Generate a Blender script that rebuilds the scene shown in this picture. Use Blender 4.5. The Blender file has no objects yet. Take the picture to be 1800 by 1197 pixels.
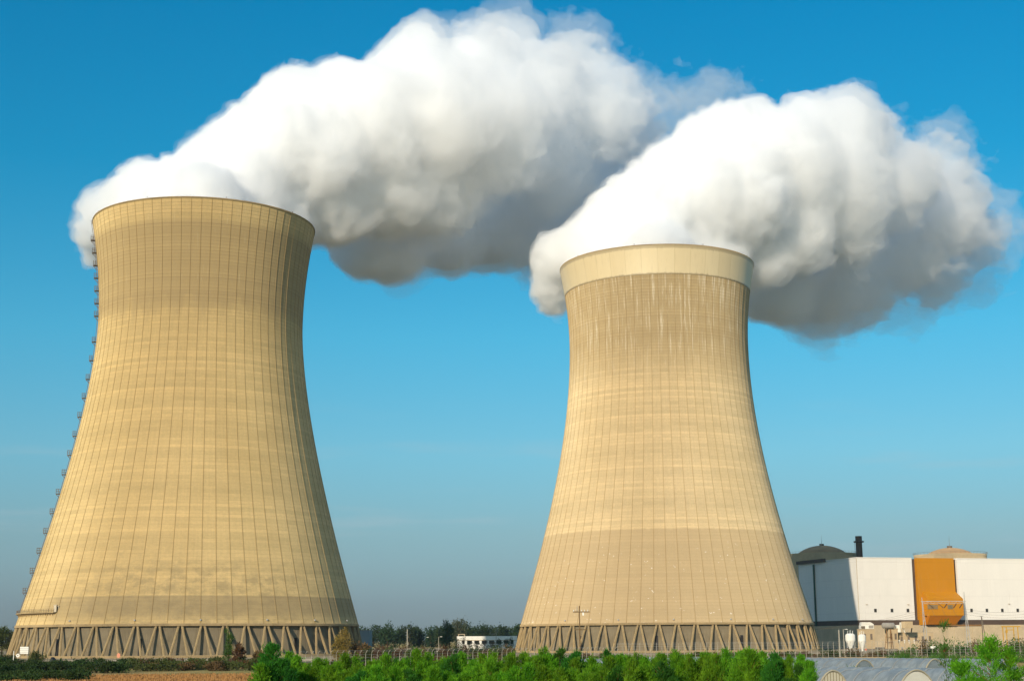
import bpy, math, random
import numpy as np
from mathutils import Matrix, Vector

# ------------------------------------------------------------------ camera, sky, sun, exposure
SC = bpy.context.scene
COL = SC.collection
PITCH, ROLL, FPX = 0.1998, -0.0064, 2587.0
CAM = Vector((0, 0, 5.5))
SUN_AZ, SUN_EL = 203.5, 19.0             # compass style: clockwise from +Y

cam_d = bpy.data.cameras.new('camera')
cam_d.sensor_width = 36.0
cam_d.lens = 36.0 * FPX / 1800.0
cam_d.clip_start, cam_d.clip_end = 0.5, 30000.0
cam = bpy.data.objects.new('camera', cam_d)
COL.objects.link(cam)
_r0, _f0 = Vector((1, 0, 0)), Vector((0, math.cos(PITCH), math.sin(PITCH)))
_u0 = Vector((0, -math.sin(PITCH), math.cos(PITCH)))
_c, _s = math.cos(ROLL), math.sin(ROLL)
C_R, C_U, C_F = _r0 * _c + _u0 * _s, _u0 * _c - _r0 * _s, _f0
cam.matrix_world = Matrix(((C_R.x, C_U.x, -C_F.x, CAM.x), (C_R.y, C_U.y, -C_F.y, CAM.y),
                           (C_R.z, C_U.z, -C_F.z, CAM.z), (0, 0, 0, 1)))
SC.camera = cam


def P(px, py, Y):
    """world point seen at pixel (px, py) of the 1800 x 1197 photograph at depth Y"""
    d = C_F + C_R * ((px - 900) / FPX) + C_U * ((598.5 - py) / FPX)
    return CAM + d * (Y / d.y)


def M_PER_PX(py, Y):
    d = C_F + C_U * ((598.5 - py) / FPX)
    return (Y / d.y) / FPX


def GX(px, Y):
    return P(px, 1122, Y).x


SC.view_settings.view_transform = 'Standard'
SC.view_settings.look = 'None'
SC.view_settings.exposure = 0.0
SC.view_settings.gamma = 1.0
SC.view_settings.use_curve_mapping = False
cy = SC.cycles
cy.use_adaptive_sampling = True
cy.adaptive_threshold = 0.02
cy.use_denoising = True
cy.max_bounces = 80
cy.diffuse_bounces = 3
cy.glossy_bounces = 2
cy.transmission_bounces = 4
cy.transparent_max_bounces = 12
cy.volume_bounces = 56
cy.sample_clamp_indirect = 8.0

world = bpy.data.worlds.new('World')
SC.world = world
world.use_nodes = True
wn, wl = world.node_tree.nodes, world.node_tree.links
wn.clear()
w_out = wn.new('ShaderNodeOutputWorld')
w_bg = wn.new('ShaderNodeBackground')
w_sky = wn.new('ShaderNodeTexSky')
w_sky.sky_type = 'NISHITA'
w_sky.sun_disc = False
w_sky.sun_elevation = math.radians(SUN_EL)
w_sky.sun_rotation = math.radians(SUN_AZ)
w_sky.air_density = 1.0
w_sky.dust_density = 0.6
w_sky.ozone_density = 3.0
# haze and a polarised blue: the sky's own tint by height above the horizon
w_tc = wn.new('ShaderNodeTexCoord')
w_sep = wn.new('ShaderNodeSeparateXYZ')
w_ramp = wn.new('ShaderNodeValToRGB')
w_mul = wn.new('ShaderNodeMix')
w_mul.data_type = 'RGBA'
w_mul.blend_type = 'MULTIPLY'
w_mul.inputs[0].default_value = 1.0
_st = [(0.0, (.34, .43, .62)), (.022, (.33, .42, .60)), (.07, (.44, .59, .66)), (.122, (.45, .80, .83)), (.2, (.27, .93, .97)),
       (.309, (.05, .88, 1.0)), (.42, (.0, .87, 1.06)), (.6, (1.2, 1.6, 1.6)), (1.0, (2.6, 2.6, 2.2))]
_el = w_ramp.color_ramp.elements
while len(_el) < len(_st): _el.new(.5)
for e, (p, c) in zip(_el, _st): e.position, e.color = p, (*(k * .8 for k in c), 1)
w_bg.inputs['Strength'].default_value = 0.15
wl.new(w_tc.outputs['Generated'], w_sep.inputs[0])
wl.new(w_sep.outputs['Z'], w_ramp.inputs[0])
wl.new(w_sky.outputs[0], w_mul.inputs[6])
w_mr = wn.new('ShaderNodeMapRange')
w_mr.interpolation_type = 'SMOOTHSTEP'
w_mr.inputs['From Min'].default_value, w_mr.inputs['From Max'].default_value = -.35, .40
w_dot = wn.new('ShaderNodeVectorMath')
w_dot.operation = 'DOT_PRODUCT'
w_dot.inputs[1].default_value = (-math.sin(math.radians(SUN_AZ)), -math.cos(math.radians(SUN_AZ)), 0)
wl.new(w_tc.outputs['Generated'], w_dot.inputs[0])
wl.new(w_dot.outputs['Value'], w_mr.inputs['Value'])
w_az = wn.new('ShaderNodeMix')
w_az.data_type = 'RGBA'
w_az.inputs[6].default_value = (.66, .88, .94, 1)      # the hazier, paler half of the sky round the sun
wl.new(w_mr.outputs[0], w_az.inputs[0])
wl.new(w_ramp.outputs[0], w_az.inputs[7])
wl.new(w_az.outputs[2], w_mul.inputs[7])
# faint streaks of cloud low over the horizon
w_map = wn.new('ShaderNodeVectorMath')
w_map.operation = 'MULTIPLY'
w_map.inputs[1].default_value = (7.0, 7.0, 60.0)
w_no = wn.new('ShaderNodeTexNoise')
w_no.inputs['Scale'].default_value = 1.0
w_no.inputs['Detail'].default_value = 5.0
w_cl = wn.new('ShaderNodeMapRange')
w_cl.interpolation_type = 'SMOOTHSTEP'
w_cl.inputs['From Min'].default_value, w_cl.inputs['From Max'].default_value = .52, .72
w_bd = wn.new('ShaderNodeValToRGB')
_be = w_bd.color_ramp.elements
_be.new(.5); _be.new(.5)
for e, (p, g) in zip(_be, ((.03, 0), (.065, 1), (.095, 1), (.16, 0))): e.position, e.color = p, (g, g, g, 1)
w_m2 = wn.new('ShaderNodeMath')
w_m2.operation = 'MULTIPLY'
w_m3 = wn.new('ShaderNodeMath')
w_m3.operation = 'MULTIPLY'
w_m3.inputs[1].default_value = .30
w_cm = wn.new('ShaderNodeMix')
w_cm.data_type = 'RGBA'
w_cm.inputs[7].default_value = (2.9, 3.6, 3.9, 1)
wl.new(w_tc.outputs['Generated'], w_map.inputs[0])
wl.new(w_map.outputs[0], w_no.inputs['Vector'])
wl.new(w_no.outputs['Fac'], w_cl.inputs['Value'])
wl.new(w_sep.outputs['Z'], w_bd.inputs[0])
wl.new(w_cl.outputs[0], w_m2.inputs[0])
wl.new(w_bd.outputs[0], w_m2.inputs[1])
wl.new(w_m2.outputs[0], w_m3.inputs[0])
wl.new(w_m3.outputs[0], w_cm.inputs[0])
wl.new(w_mul.outputs[2], w_cm.inputs[6])
wl.new(w_cm.outputs[2], w_bg.inputs['Color'])
wl.new(w_bg.outputs[0], w_out.inputs['Surface'])

sun_d = bpy.data.lights.new('sun', 'SUN')
sun_d.energy = 4.1
sun_d.angle = math.radians(0.5)
sun_d.color = (1.0, 0.87, 0.69)
sun = bpy.data.objects.new('sun', sun_d)
COL.objects.link(sun)
_az, _el = math.radians(SUN_AZ), math.radians(SUN_EL)
SUN_DIR = Vector((math.sin(_az) * math.cos(_el), math.cos(_az) * math.cos(_el), math.sin(_el)))
sun.rotation_euler = SUN_DIR.to_track_quat('Z', 'Y').to_euler()
sun.location = (-300, -300, 300)


# ------------------------------------------------------------------ object helpers
def tag(o, label=None, cat=None, group=None, kind=None):
    if label: o['label'] = label
    if cat: o['category'] = cat
    if group: o['group'] = group
    if kind: o['kind'] = kind
    return o


def empty(name, loc, label=None, cat=None, group=None, rz=0.0):
    o = bpy.data.objects.new(name, None)
    o.empty_display_size = 0.5
    COL.objects.link(o)
    o.location = loc
    o.rotation_euler = (0, 0, rz)
    return tag(o, label, cat, group)


def copy_tree(o, parent=None):
    c = o.copy()
    COL.objects.link(c)
    c.parent = parent
    for ch in o.children:
        copy_tree(ch, c)
    return c


def mesh_np(name, V, F, mat, parent=None, smooth=False, uv=None, loc=None, mats=None, midx=None):
    """V (n,3) array, F (m,4) or (m,3) int array -> ONE mesh object"""
    me = bpy.data.meshes.new(name)
    V = np.asarray(V, dtype=np.float32)
    F = np.asarray(F, dtype=np.int32)
    m, k = F.shape
    me.vertices.add(len(V))
    me.vertices.foreach_set('co', V.ravel())
    me.loops.add(m * k)
    me.loops.foreach_set('vertex_index', F.ravel())
    me.polygons.add(m)
    me.polygons.foreach_set('loop_start', np.arange(0, m * k, k, dtype=np.int32))
    me.polygons.foreach_set('loop_total', np.full(m, k, dtype=np.int32))
    me.polygons.foreach_set('use_smooth', np.full(m, bool(smooth)))
    me.update(calc_edges=True)
    if uv is not None:
        l = me.uv_layers.new(name='UVMap')
        l.data.foreach_set('uv', np.asarray(uv, dtype=np.float32).ravel())
    if mats:
        for mm in mats: me.materials.append(mm)
        if midx is not None:
            me.polygons.foreach_set('material_index', np.asarray(midx, dtype=np.int32))
    else:
        me.materials.append(mat)
    o = bpy.data.objects.new(name, me)
    COL.objects.link(o)
    o.parent = parent
    if loc is not None: o.location = loc
    return o


class MB:
    """collects shapes, then links them as ONE mesh object"""
    def __init__(s):
        s.v, s.f = [], []

    def add(s, vs, fs):
        b = len(s.v)
        s.v += [tuple(v) for v in vs]
        s.f += [tuple(i + b for i in f) for f in fs]
        return s

    def box(s, x0, x1, y0, y1, z0, z1):
        return s.add([(x0, y0, z0), (x1, y0, z0), (x1, y1, z0), (x0, y1, z0), (x0, y0, z1), (x1, y0, z1), (x1, y1, z1), (x0, y1, z1)],
                     [(0, 3, 2, 1), (4, 5, 6, 7), (0, 1, 5, 4), (1, 2, 6, 5), (2, 3, 7, 6), (3, 0, 4, 7)])

    def tube(s, a, b, r0, r1=None, n=6, cap=True):
        a, b = Vector(a), Vector(b)
        r1 = r0 if r1 is None else r1
        d = (b - a).normalized()
        u = d.cross(Vector((0, 0, 1)) if abs(d.z) < .9 else Vector((1, 0, 0))).normalized()
        w = d.cross(u)
        vs = []
        for c, r in ((a, r0), (b, r1)):
            for i in range(n):
                t = 2 * math.pi * (i + .5) / n
                vs.append(c + u * (math.cos(t) * r) + w * (math.sin(t) * r))
        fs = [(i, (i + 1) % n, n + (i + 1) % n, n + i) for i in range(n)]
        if cap:
            fs += [tuple(range(n - 1, -1, -1)), tuple(range(n, 2 * n))]
        return s.add(vs, fs)

    def beam(s, a, b, w, h=None):
        """square bar from a to b"""
        return s.tube(a, b, (w if h is None else (w + h) / 2) * .7071, n=4)

    def lathe(s, prof, c=(0, 0, 0), n=32, a0=0.0, a1=2 * math.pi):
        full = abs(a1 - a0 - 2 * math.pi) < 1e-6
        k = n if full else n + 1
        vs, fs = [], []
        for r, z in prof:
            for i in range(k):
                t = a0 + (a1 - a0) * i / n
                vs.append((c[0] + r * math.cos(t), c[1] + r * math.sin(t), c[2] + z))
        for j in range(len(prof) - 1):
            for i in range(n):
                i2 = (i + 1) % k
                fs.append((j * k + i, j * k + i2, (j + 1) * k + i2, (j + 1) * k + i))
        return s.add(vs, fs)

    def prism(s, pts, d):
        """polygon pts extruded by vector d"""
        n = len(pts)
        d = Vector(d)
        vs = [Vector(p) for p in pts] + [Vector(p) + d for p in pts]
        fs = [tuple(range(n)), tuple(range(2 * n - 1, n - 1, -1))] + [(i, n + i, n + (i + 1) % n, (i + 1) % n) for i in range(n)]
        return s.add(vs, fs)

    def build(s, name, mat, parent=None, smooth=False, loc=None):
        me = bpy.data.meshes.new(name)
        me.from_pydata([tuple(v) for v in s.v], [], s.f)
        if smooth:
            me.polygons.foreach_set('use_smooth', [True] * len(me.polygons))
        me.update()
        me.materials.append(mat)
        o = bpy.data.objects.new(name, me)
        COL.objects.link(o)
        o.parent = parent
        if loc is not None: o.location = loc
        return o


# ------------------------------------------------------------------ material helpers
class NT:
    def __init__(s, name, rough=0.9, spec=0.2):
        s.m = bpy.data.materials.new(name)
        s.m.use_nodes = True
        s.t = s.m.node_tree
        s.n, s.l = s.t.nodes, s.t.links
        s.b = s.n['Principled BSDF']
        s.out = s.n['Material Output']
        s.b.inputs['Roughness'].default_value = rough
        if 'Diffuse Roughness' in s.b.inputs: s.b.inputs['Diffuse Roughness'].default_value = 1.0 if rough > .75 else .3
        s.b.inputs['Specular IOR Level'].default_value = spec
        s.tc = None

    def coord(s, k='Object'):
        if s.tc is None: s.tc = s.n.new('ShaderNodeTexCoord')
        return s.tc.outputs[k]

    def set(s, sock, v):
        if hasattr(v, 'is_linked') or isinstance(v, bpy.types.NodeSocket): s.l.new(v, sock)
        elif isinstance(v, (tuple, list)) and len(v) == 3 and sock.type == 'RGBA': sock.default_value = (*v, 1)
        else: sock.default_value = v

    def math(s, op, a, b=0.0, c=0.0, clamp=False):
        n = s.n.new('ShaderNodeMath')
        n.operation = op
        n.use_clamp = clamp
        for i, v in enumerate((a, b, c)): s.set(n.inputs[i], v)
        return n.outputs[0]

    def sep(s, v):
        n = s.n.new('ShaderNodeSeparateXYZ')
        s.set(n.inputs[0], v)
        return n.outputs

    def comb(s, x, y, z):
        n = s.n.new('ShaderNodeCombineXYZ')
        for i, v in enumerate((x, y, z)): s.set(n.inputs[i], v)
        return n.outputs[0]

    def noise(s, vec, scale, detail=4.0, rough=0.55, out='Fac', dist=0.0):
        n = s.n.new('ShaderNodeTexNoise')
        if vec is not None: s.l.new(vec, n.inputs['Vector'])
        n.inputs['Scale'].default_value = scale
        n.inputs['Detail'].default_value = detail
        n.inputs['Roughness'].default_value = rough
        n.inputs['Distortion'].default_value = dist
        return n.outputs[out]

    def white(s, vec):
        n = s.n.new('ShaderNodeTexWhiteNoise')
        n.noise_dimensions = '3D'
        s.l.new(vec, n.inputs['Vector'])
        return n.outputs['Value']

    def scale(s, vec, sc):
        n = s.n.new('ShaderNodeVectorMath')
        n.operation = 'MULTIPLY'
        s.l.new(vec, n.inputs[0])
        n.inputs[1].default_value = sc
        return n.outputs[0]

    def ramp(s, f, a, b, smooth=True):
        """0 below a, 1 above b"""
        n = s.n.new('ShaderNodeMapRange')
        n.interpolation_type = 'SMOOTHSTEP' if smooth else 'LINEAR'
        s.set(n.inputs['Value'], f)
        n.inputs['From Min'].default_value, n.inputs['From Max'].default_value = a, b
        return n.outputs[0]

    def mix(s, f, a, b, mode='MIX'):
        n = s.n.new('ShaderNodeMix')
        n.data_type = 'RGBA'
        n.blend_type = mode
        s.set(n.inputs[0], f)
        s.set(n.inputs[6], a)
        s.set(n.inputs[7], b)
        return n.outputs[2]

    def bump(s, h, dist=0.1, strength=1.0):
        n = s.n.new('ShaderNodeBump')
        s.set(n.inputs['Height'], h)
        n.inputs['Distance'].default_value = dist
        n.inputs['Strength'].default_value = strength
        s.l.new(n.outputs[0], s.b.inputs['Normal'])

    def color(s, v):
        s.set(s.b.inputs['Base Color'], v)
        return s.m


def plain(name, col, rough=0.8, spec=0.25, var=0.12, sc=0.6, metal=0.0):
    t = NT(name, rough, spec)
    f = t.noise(t.coord(), sc, 5.0, 0.6)
    g = t.noise(t.coord(), sc * 9, 3.0, 0.6)
    f = t.math('ADD', t.math('MULTIPLY', f, .65), t.math('MULTIPLY', g, .35))
    t.b.inputs['Metallic'].default_value = metal
    lo = tuple(c * (1 - var * 1.6) for c in col)
    hi = tuple(min(c * (1 + var * 1.6), .95) for c in col)
    return t.color(t.mix(t.ramp(f, .3, .7, False), lo, hi))


# ------------------------------------------------------------------ cooling towers
N_RIB, N_VEE = 72, 53
TOP_Z, LOW_Z = 165.5, 11.1


def shell_radius(p, z):
    rt, zt, al, ah, el = p
    d = (z - LOW_Z) / (TOP_Z - LOW_Z) - zt
    if d < 0: return rt * (1 + (abs(d) / al) ** el) ** (1 / el)
    return rt * math.sqrt(1 + (d / ah) ** 2)


U_FRONT = ((math.atan2(-563.7, 121.49) / (2 * math.pi)) % 1.0) * N_RIB      # the bay of the left tower that faces the camera


def concrete_shell(name, kind):
    t = NT(name, 0.85, 0.25)
    uv = t.coord('UV')
    u, v, _ = t.sep(uv)
    obj = t.coord()
    fu = t.math('FRACT', u)
    lift = t.math('FLOOR', t.math('DIVIDE', v, 1.25))
    fl = t.math('FRACT', t.math('DIVIDE', v, 1.25))
    sec = t.math('FLOOR', u)
    # the wide tone of the concrete
    big = t.noise(t.scale(obj, (.02, .02, .012)), 1.0, 4.0, .6)
    if kind == 'left':
        a, b = (.58, .42, .185), (.67, .50, .235)
    else:
        a, b = (.605, .46, .25), (.68, .53, .305)
    c = t.mix(t.ramp(big, .3, .7), a, b)
    # every lift and every shuttering panel set at its own tone
    pan = t.white(t.comb(sec, lift, 3.0))
    row = t.white(t.comb(lift, 7.0, 1.0))
    soft_row = t.noise(t.comb(t.math('MULTIPLY', v, .22), 5.0, t.math('MULTIPLY', u, .02)), 1.0, 3.0, .6)
    tone = t.math('ADD', t.math('MULTIPLY', pan, .08), t.math('MULTIPLY', row, .14))
    tone = t.math('ADD', tone, t.math('MULTIPLY', soft_row, .22))
    tone = t.math('ADD', tone, .745)
    # fine mottling and vertical run marks
    fine = t.noise(t.comb(t.math('MULTIPLY', u, 2.2), t.math('MULTIPLY', v, 1.1), 0.0), 1.6, 5.0, .7)
    run = t.noise(t.comb(t.math('MULTIPLY', u, 5.0), t.math('MULTIPLY', v, .05), 2.0), 1.4, 4.0, .65)
    tone = t.math('MULTIPLY', tone, t.math('ADD', .80, t.math('MULTIPLY', fine, .40)))
    tone = t.math('MULTIPLY', tone, t.math('ADD', .90, t.math('MULTIPLY', run, .20)))
    c = t.mix(1.0, c, t.comb(tone, tone, tone), 'MULTIPLY')
    edge = t.noise(t.comb(t.math('MULTIPLY', u, .55), t.math('MULTIPLY', v, .05), 4.0), 1.3, 5.0, .65)
    vq = t.math('MULTIPLY', t.math('FLOOR', t.math('DIVIDE', v, 2.5)), 2.5)
    wob = t.math('ADD', t.math('ADD', t.math('MULTIPLY', vq, .7), t.math('MULTIPLY', v, .3)), t.math('MULTIPLY', t.math('SUBTRACT', edge, .5), 20.0))
    blot = t.noise(t.comb(t.math('MULTIPLY', u, .5), t.math('MULTIPLY', v, .17), 9.0), 1.9, 7.0, .75)
    if kind == 'left':
        # brown weathered upper third with a paler top ring
        up = t.math('MULTIPLY', t.ramp(wob, 119, 129), t.ramp(v, 159.5, 156.0))
        up = t.math('MULTIPLY', up, t.math('ADD', .35, t.math('MULTIPLY', soft_row, .9)))
        c = t.mix(t.math('MULTIPLY', up, .95, clamp=True), c, (.41, .295, .14))
        # grey patches round the foot
        low = t.math('MULTIPLY', t.math('MULTIPLY', t.ramp(wob, 36, 26), t.ramp(blot, .40, .64)), t.ramp(t.math('ABSOLUTE', t.math('SUBTRACT', u, U_FRONT + 1.0)), 13.0, 4.0))
        c = t.mix(t.math('MULTIPLY', low, .5), c, (.29, .22, .115))
        foot = t.math('MULTIPLY', t.math('MULTIPLY', t.ramp(v, 20.9, 20.3), t.ramp(t.math('ADD', v, t.math('MULTIPLY', run, 6.0)), 12.0, 20.0)), t.math('MULTIPLY', t.ramp(t.math('ADD', u, t.math('MULTIPLY', edge, 6.0)), U_FRONT - 12.0, U_FRONT - 3.0), t.math('ADD', .6, t.math('MULTIPLY', edge, .6))))
        c = t.mix(t.math('MULTIPLY', foot, .7, clamp=True), c, (.30, .225, .12))
        streak = t.noise(t.comb(t.math('MULTIPLY', u, 9.0), t.math('MULTIPLY', v, .09), 12.0), 1.0, 3.0, .6)
        st = t.math('MULTIPLY', t.ramp(streak, .64, .74), t.ramp(v, 118, 135))
        c = t.mix(t.math('MULTIPLY', st, .45), c, (.72, .62, .42))
    else:
        up = t.math('MULTIPLY', t.ramp(wob, 106, 128), t.math('ADD', .45, t.math('MULTIPLY', soft_row, .7)))
        c = t.mix(t.math('MULTIPLY', up, .9, clamp=True), c, (.40, .29, .145))
        low = t.math('MULTIPLY', t.ramp(t.math('ADD', v, t.math('MULTIPLY', t.math('SUBTRACT', edge, .5), 3.0)), 48.5, 47.0), 1.0)
        c = t.mix(t.math('MULTIPLY', low, .62), c, (.47, .345, .19))
        streak = t.noise(t.comb(t.math('MULTIPLY', u, 3.6), t.math('MULTIPLY', v, .05), 12.0), 1.0, 5.0, .72)
        st = t.math('MULTIPLY', t.ramp(streak, .51, .66), t.ramp(wob, 104, 132))
        c = t.mix(t.math('MULTIPLY', st, .58), c, (.80, .72, .55))
        chip = t.noise(t.comb(t.math('MULTIPLY', u, 1.5), t.math('MULTIPLY', v, .5), 2.0), 1.7, 4.0, .7)
        ch = t.math('MULTIPLY', t.ramp(chip, .665, .685), t.ramp(v, 48, 34))
        c = t.mix(ch, c, (.82, .76, .64))
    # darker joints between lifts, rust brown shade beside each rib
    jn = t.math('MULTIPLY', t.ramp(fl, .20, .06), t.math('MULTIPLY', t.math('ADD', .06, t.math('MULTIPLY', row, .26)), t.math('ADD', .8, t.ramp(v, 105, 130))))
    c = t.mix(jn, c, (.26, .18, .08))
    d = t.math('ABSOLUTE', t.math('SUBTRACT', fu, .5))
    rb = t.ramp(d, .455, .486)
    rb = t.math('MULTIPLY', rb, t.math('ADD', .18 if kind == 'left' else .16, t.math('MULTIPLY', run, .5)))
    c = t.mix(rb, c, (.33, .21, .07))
    t.bump(t.math('ADD', t.math('MULTIPLY', t.ramp(fl, .0, .12), .5), fine), .06, .6)
    return t.color(c)


M_BEAM = plain('beam_concrete', (.38, .275, .14), .9, .2, .16, .25)
M_COLUMN = plain('column_concrete', (.37, .27, .135), .9, .2, .14, .5)
M_INNER = plain('inner_concrete', (.30, .26, .20), .95, .1, .2, .1)
M_STEEL = plain('weathered_steel', (.16, .12, .08), .6, .4, .2, 1.5)
M_GALV = plain('galvanised_steel', (.42, .40, .36), .5, .5, .12, 1.5)
M_RUST = plain('rusty_steel', (.25, .13, .045), .8, .3, .25, 1.5)


def _wall_mat():
    t = NT('basin_wall_concrete', .95, .15)
    u, v, _ = t.sep(t.coord('UV'))
    pan = t.white(t.comb(t.math('FLOOR', u), 1.0, 2.0))
    fu = t.math('FRACT', u)
    run = t.noise(t.comb(t.math('MULTIPLY', u, 3.0), t.math('MULTIPLY', v, .1), 0.0), 2.0, 5.0, .7)
    blot = t.noise(t.comb(t.math('MULTIPLY', u, .6), t.math('MULTIPLY', v, .25), 0.0), 1.2, 4.0, .6)
    f = t.math('ADD', t.math('MULTIPLY', run, .6), t.math('MULTIPLY', blot, .5))
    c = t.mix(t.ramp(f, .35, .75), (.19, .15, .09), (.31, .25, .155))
    c = t.mix(t.math('MULTIPLY', pan, .35), c, (.30, .25, .17))
    d = t.math('ABSOLUTE', t.math('SUBTRACT', fu, .5))
    c = t.mix(t.math('MULTIPLY', t.ramp(d, .47, .495), .5), c, (.12, .09, .05))
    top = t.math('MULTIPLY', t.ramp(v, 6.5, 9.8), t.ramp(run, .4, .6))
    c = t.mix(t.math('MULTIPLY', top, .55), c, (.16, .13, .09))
    return t.color(c)


M_WALL = _wall_mat()


def ring_grid(rows, nseg, closed=True):
    k = nseg if closed else nseg + 1
    F = []
    a = np.arange(nseg)
    b = (a + 1) % k
    for j in range(rows - 1):
        F.append(np.stack([j * k + a, j * k + b, (j + 1) * k + b, (j + 1) * k + a], 1))
    return np.concatenate(F)


def make_tower(cx, cy_, prof, kind, label):
    root = empty('cooling_tower', (cx, cy_, 0), label, 'cooling tower', 'cooling towers of the power station')
    # shell: eight points per bay, the rib stands 16 cm proud
    frac = np.array([0.0, .02, .0201, .26, .5, .74, .9799, .98])
    out = np.array([.13, .13, 0, 0, 0, 0, 0, .13])
    th = (np.arange(N_RIB)[:, None] + frac[None]).ravel() * 2 * math.pi / N_RIB
    off = np.tile(out, N_RIB)
    uu = (np.arange(N_RIB)[:, None] + frac[None]).ravel()
    zs = np.linspace(LOW_Z, TOP_Z, 96)
    n = len(th)
    V, UV = [], []
    for z in zs:
        r = shell_radius(prof, z)
        V.append(np.stack([np.cos(th) * (r + off), np.sin(th) * (r + off), np.full(n, z)], 1))
    # over the rim and down the inside
    rt = shell_radius(prof, TOP_Z)
    inner = [(rt - 1.1, TOP_Z)] + [(shell_radius(prof, z) - 1.1, z) for z in np.linspace(TOP_Z - 6, LOW_Z, 16)]
    for r, z in inner:
        V.append(np.stack([np.cos(th) * r, np.sin(th) * r, np.full(n, z)], 1))
    V = np.concatenate(V)
    rows = 96 + len(inner)
    F = ring_grid(rows, n)
    zz = np.concatenate([zs, [z for r, z in inner]])
    ul = np.concatenate([uu, [float(N_RIB)]])
    UV = np.zeros((rows - 1, n, 4, 2))
    for j in range(rows - 1):
        UV[j, :, 0, 0] = UV[j, :, 3, 0] = ul[:-1]
        UV[j, :, 1, 0] = UV[j, :, 2, 0] = ul[1:]
        UV[j, :, 0, 1] = UV[j, :, 1, 1] = zz[j]
        UV[j, :, 2, 1] = UV[j, :, 3, 1] = zz[j + 1]
    sh = mesh_np('shell', V, F, concrete_shell('shell_concrete_' + kind, kind), root, uv=UV)
    # ring beam under the shell
    r0 = shell_radius(prof, LOW_Z)
    MB().lathe([(r0 - 1.2, LOW_Z - .65), (r0 + .35, LOW_Z - .65), (r0 + .32, LOW_Z + .1), (r0 - .2, LOW_Z + .2)], n=304).build('ring_beam', M_BEAM, root)
    # V-shaped columns on the side that can be seen
    rf = r0 + 2.4
    toward = math.atan2(-cy_, -cx)
    for k in range(N_VEE):
        th0 = 2 * math.pi * (k + (.08 if kind == 'left' else .5)) / N_VEE
        if math.cos(th0 - toward) < -0.35: continue
        da = 2 * math.pi / N_VEE
        for sg in (-1, 1):
            a = th0 + sg * .075 * da
            b = th0 + sg * .40 * da
            m = MB()
            m.tube((math.cos(b) * rf, math.sin(b) * rf, 0.0), (math.cos(a) * (r0 - .3), math.sin(a) * (r0 - .3), LOW_Z - .6), .43, .40, 8)
            m.build('column', M_COLUMN, root)
    # wall of the basin hall, set back behind the columns
    rw = r0 - 1.1
    ns = 208
    ths = np.arange(ns) * 2 * math.pi / ns
    Vw = np.concatenate([np.stack([np.cos(ths) * rw, np.sin(ths) * rw, np.full(ns, z)], 1) for z in (0.0, 5.0, LOW_Z - .66)])
    Fw = ring_grid(3, ns)
    UVw = np.zeros((2, ns, 4, 2))
    for j, (za, zb) in enumerate(((0, 5), (5, 9.6))):
        UVw[j, :, 0, 0] = UVw[j, :, 3, 0] = np.arange(ns) * .5
        UVw[j, :, 1, 0] = UVw[j, :, 2, 0] = (np.arange(ns) + 1) * .5
        UVw[j, :, :2, 1] = za
        UVw[j, :, 2:, 1] = zb
    mesh_np('basin_wall', Vw, Fw, M_WALL, root, uv=UVw)
    MB().lathe([(rf + 1.2, 0), (rf + 1.2, .75), (rf + .8, .8), (rf + .8, .1), (rw, .12)], n=160).build('basin_kerb', M_BEAM, root)
    # slim rim walk and a few rim lamps
    rim = MB()
    rim.lathe([(rt - 1.1, TOP_Z), (rt - 1.1, TOP_Z + .35), (rt + .24, TOP_Z + .35), (rt + .24, TOP_Z - .1)], n=228)
    rim.build('rim_coping', M_BEAM, root)
    for k in range(9):
        a = 2 * math.pi * (k + .3) / 9
        x, y = math.cos(a) * (rt - .4), math.sin(a) * (rt - .4)
        lm = MB().tube((x, y, TOP_Z + .3), (x, y, TOP_Z + .8), .07, .06, 5)
        lm.lathe([(.0, 1.15), (.16, 1.08), (.18, .9), (.1, .78), (0, .78)], c=(x, y, TOP_Z), n=8)
        lm.build('rim_lamp', M_STEEL, root)
    return root, r0, rf


PROF_L = (39.02, .7419, .6698, .5565, 1.65)
PROF_R = (38.83, .7709, .6398, .5078, 1.9451)
CX_L, CY_L, CX_R, CY_R = -121.49, 563.7, 64.26, 634.35
tower_l, R0_L, RF_L = make_tower(CX_L, CY_L, PROF_L, 'left', 'weathered concrete cooling tower with a ladder up its left edge')
tower_r, R0_R, RF_R = make_tower(CX_R, CY_R, PROF_R, 'right', 'pale concrete cooling tower with a smooth cream band round its rim')

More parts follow.
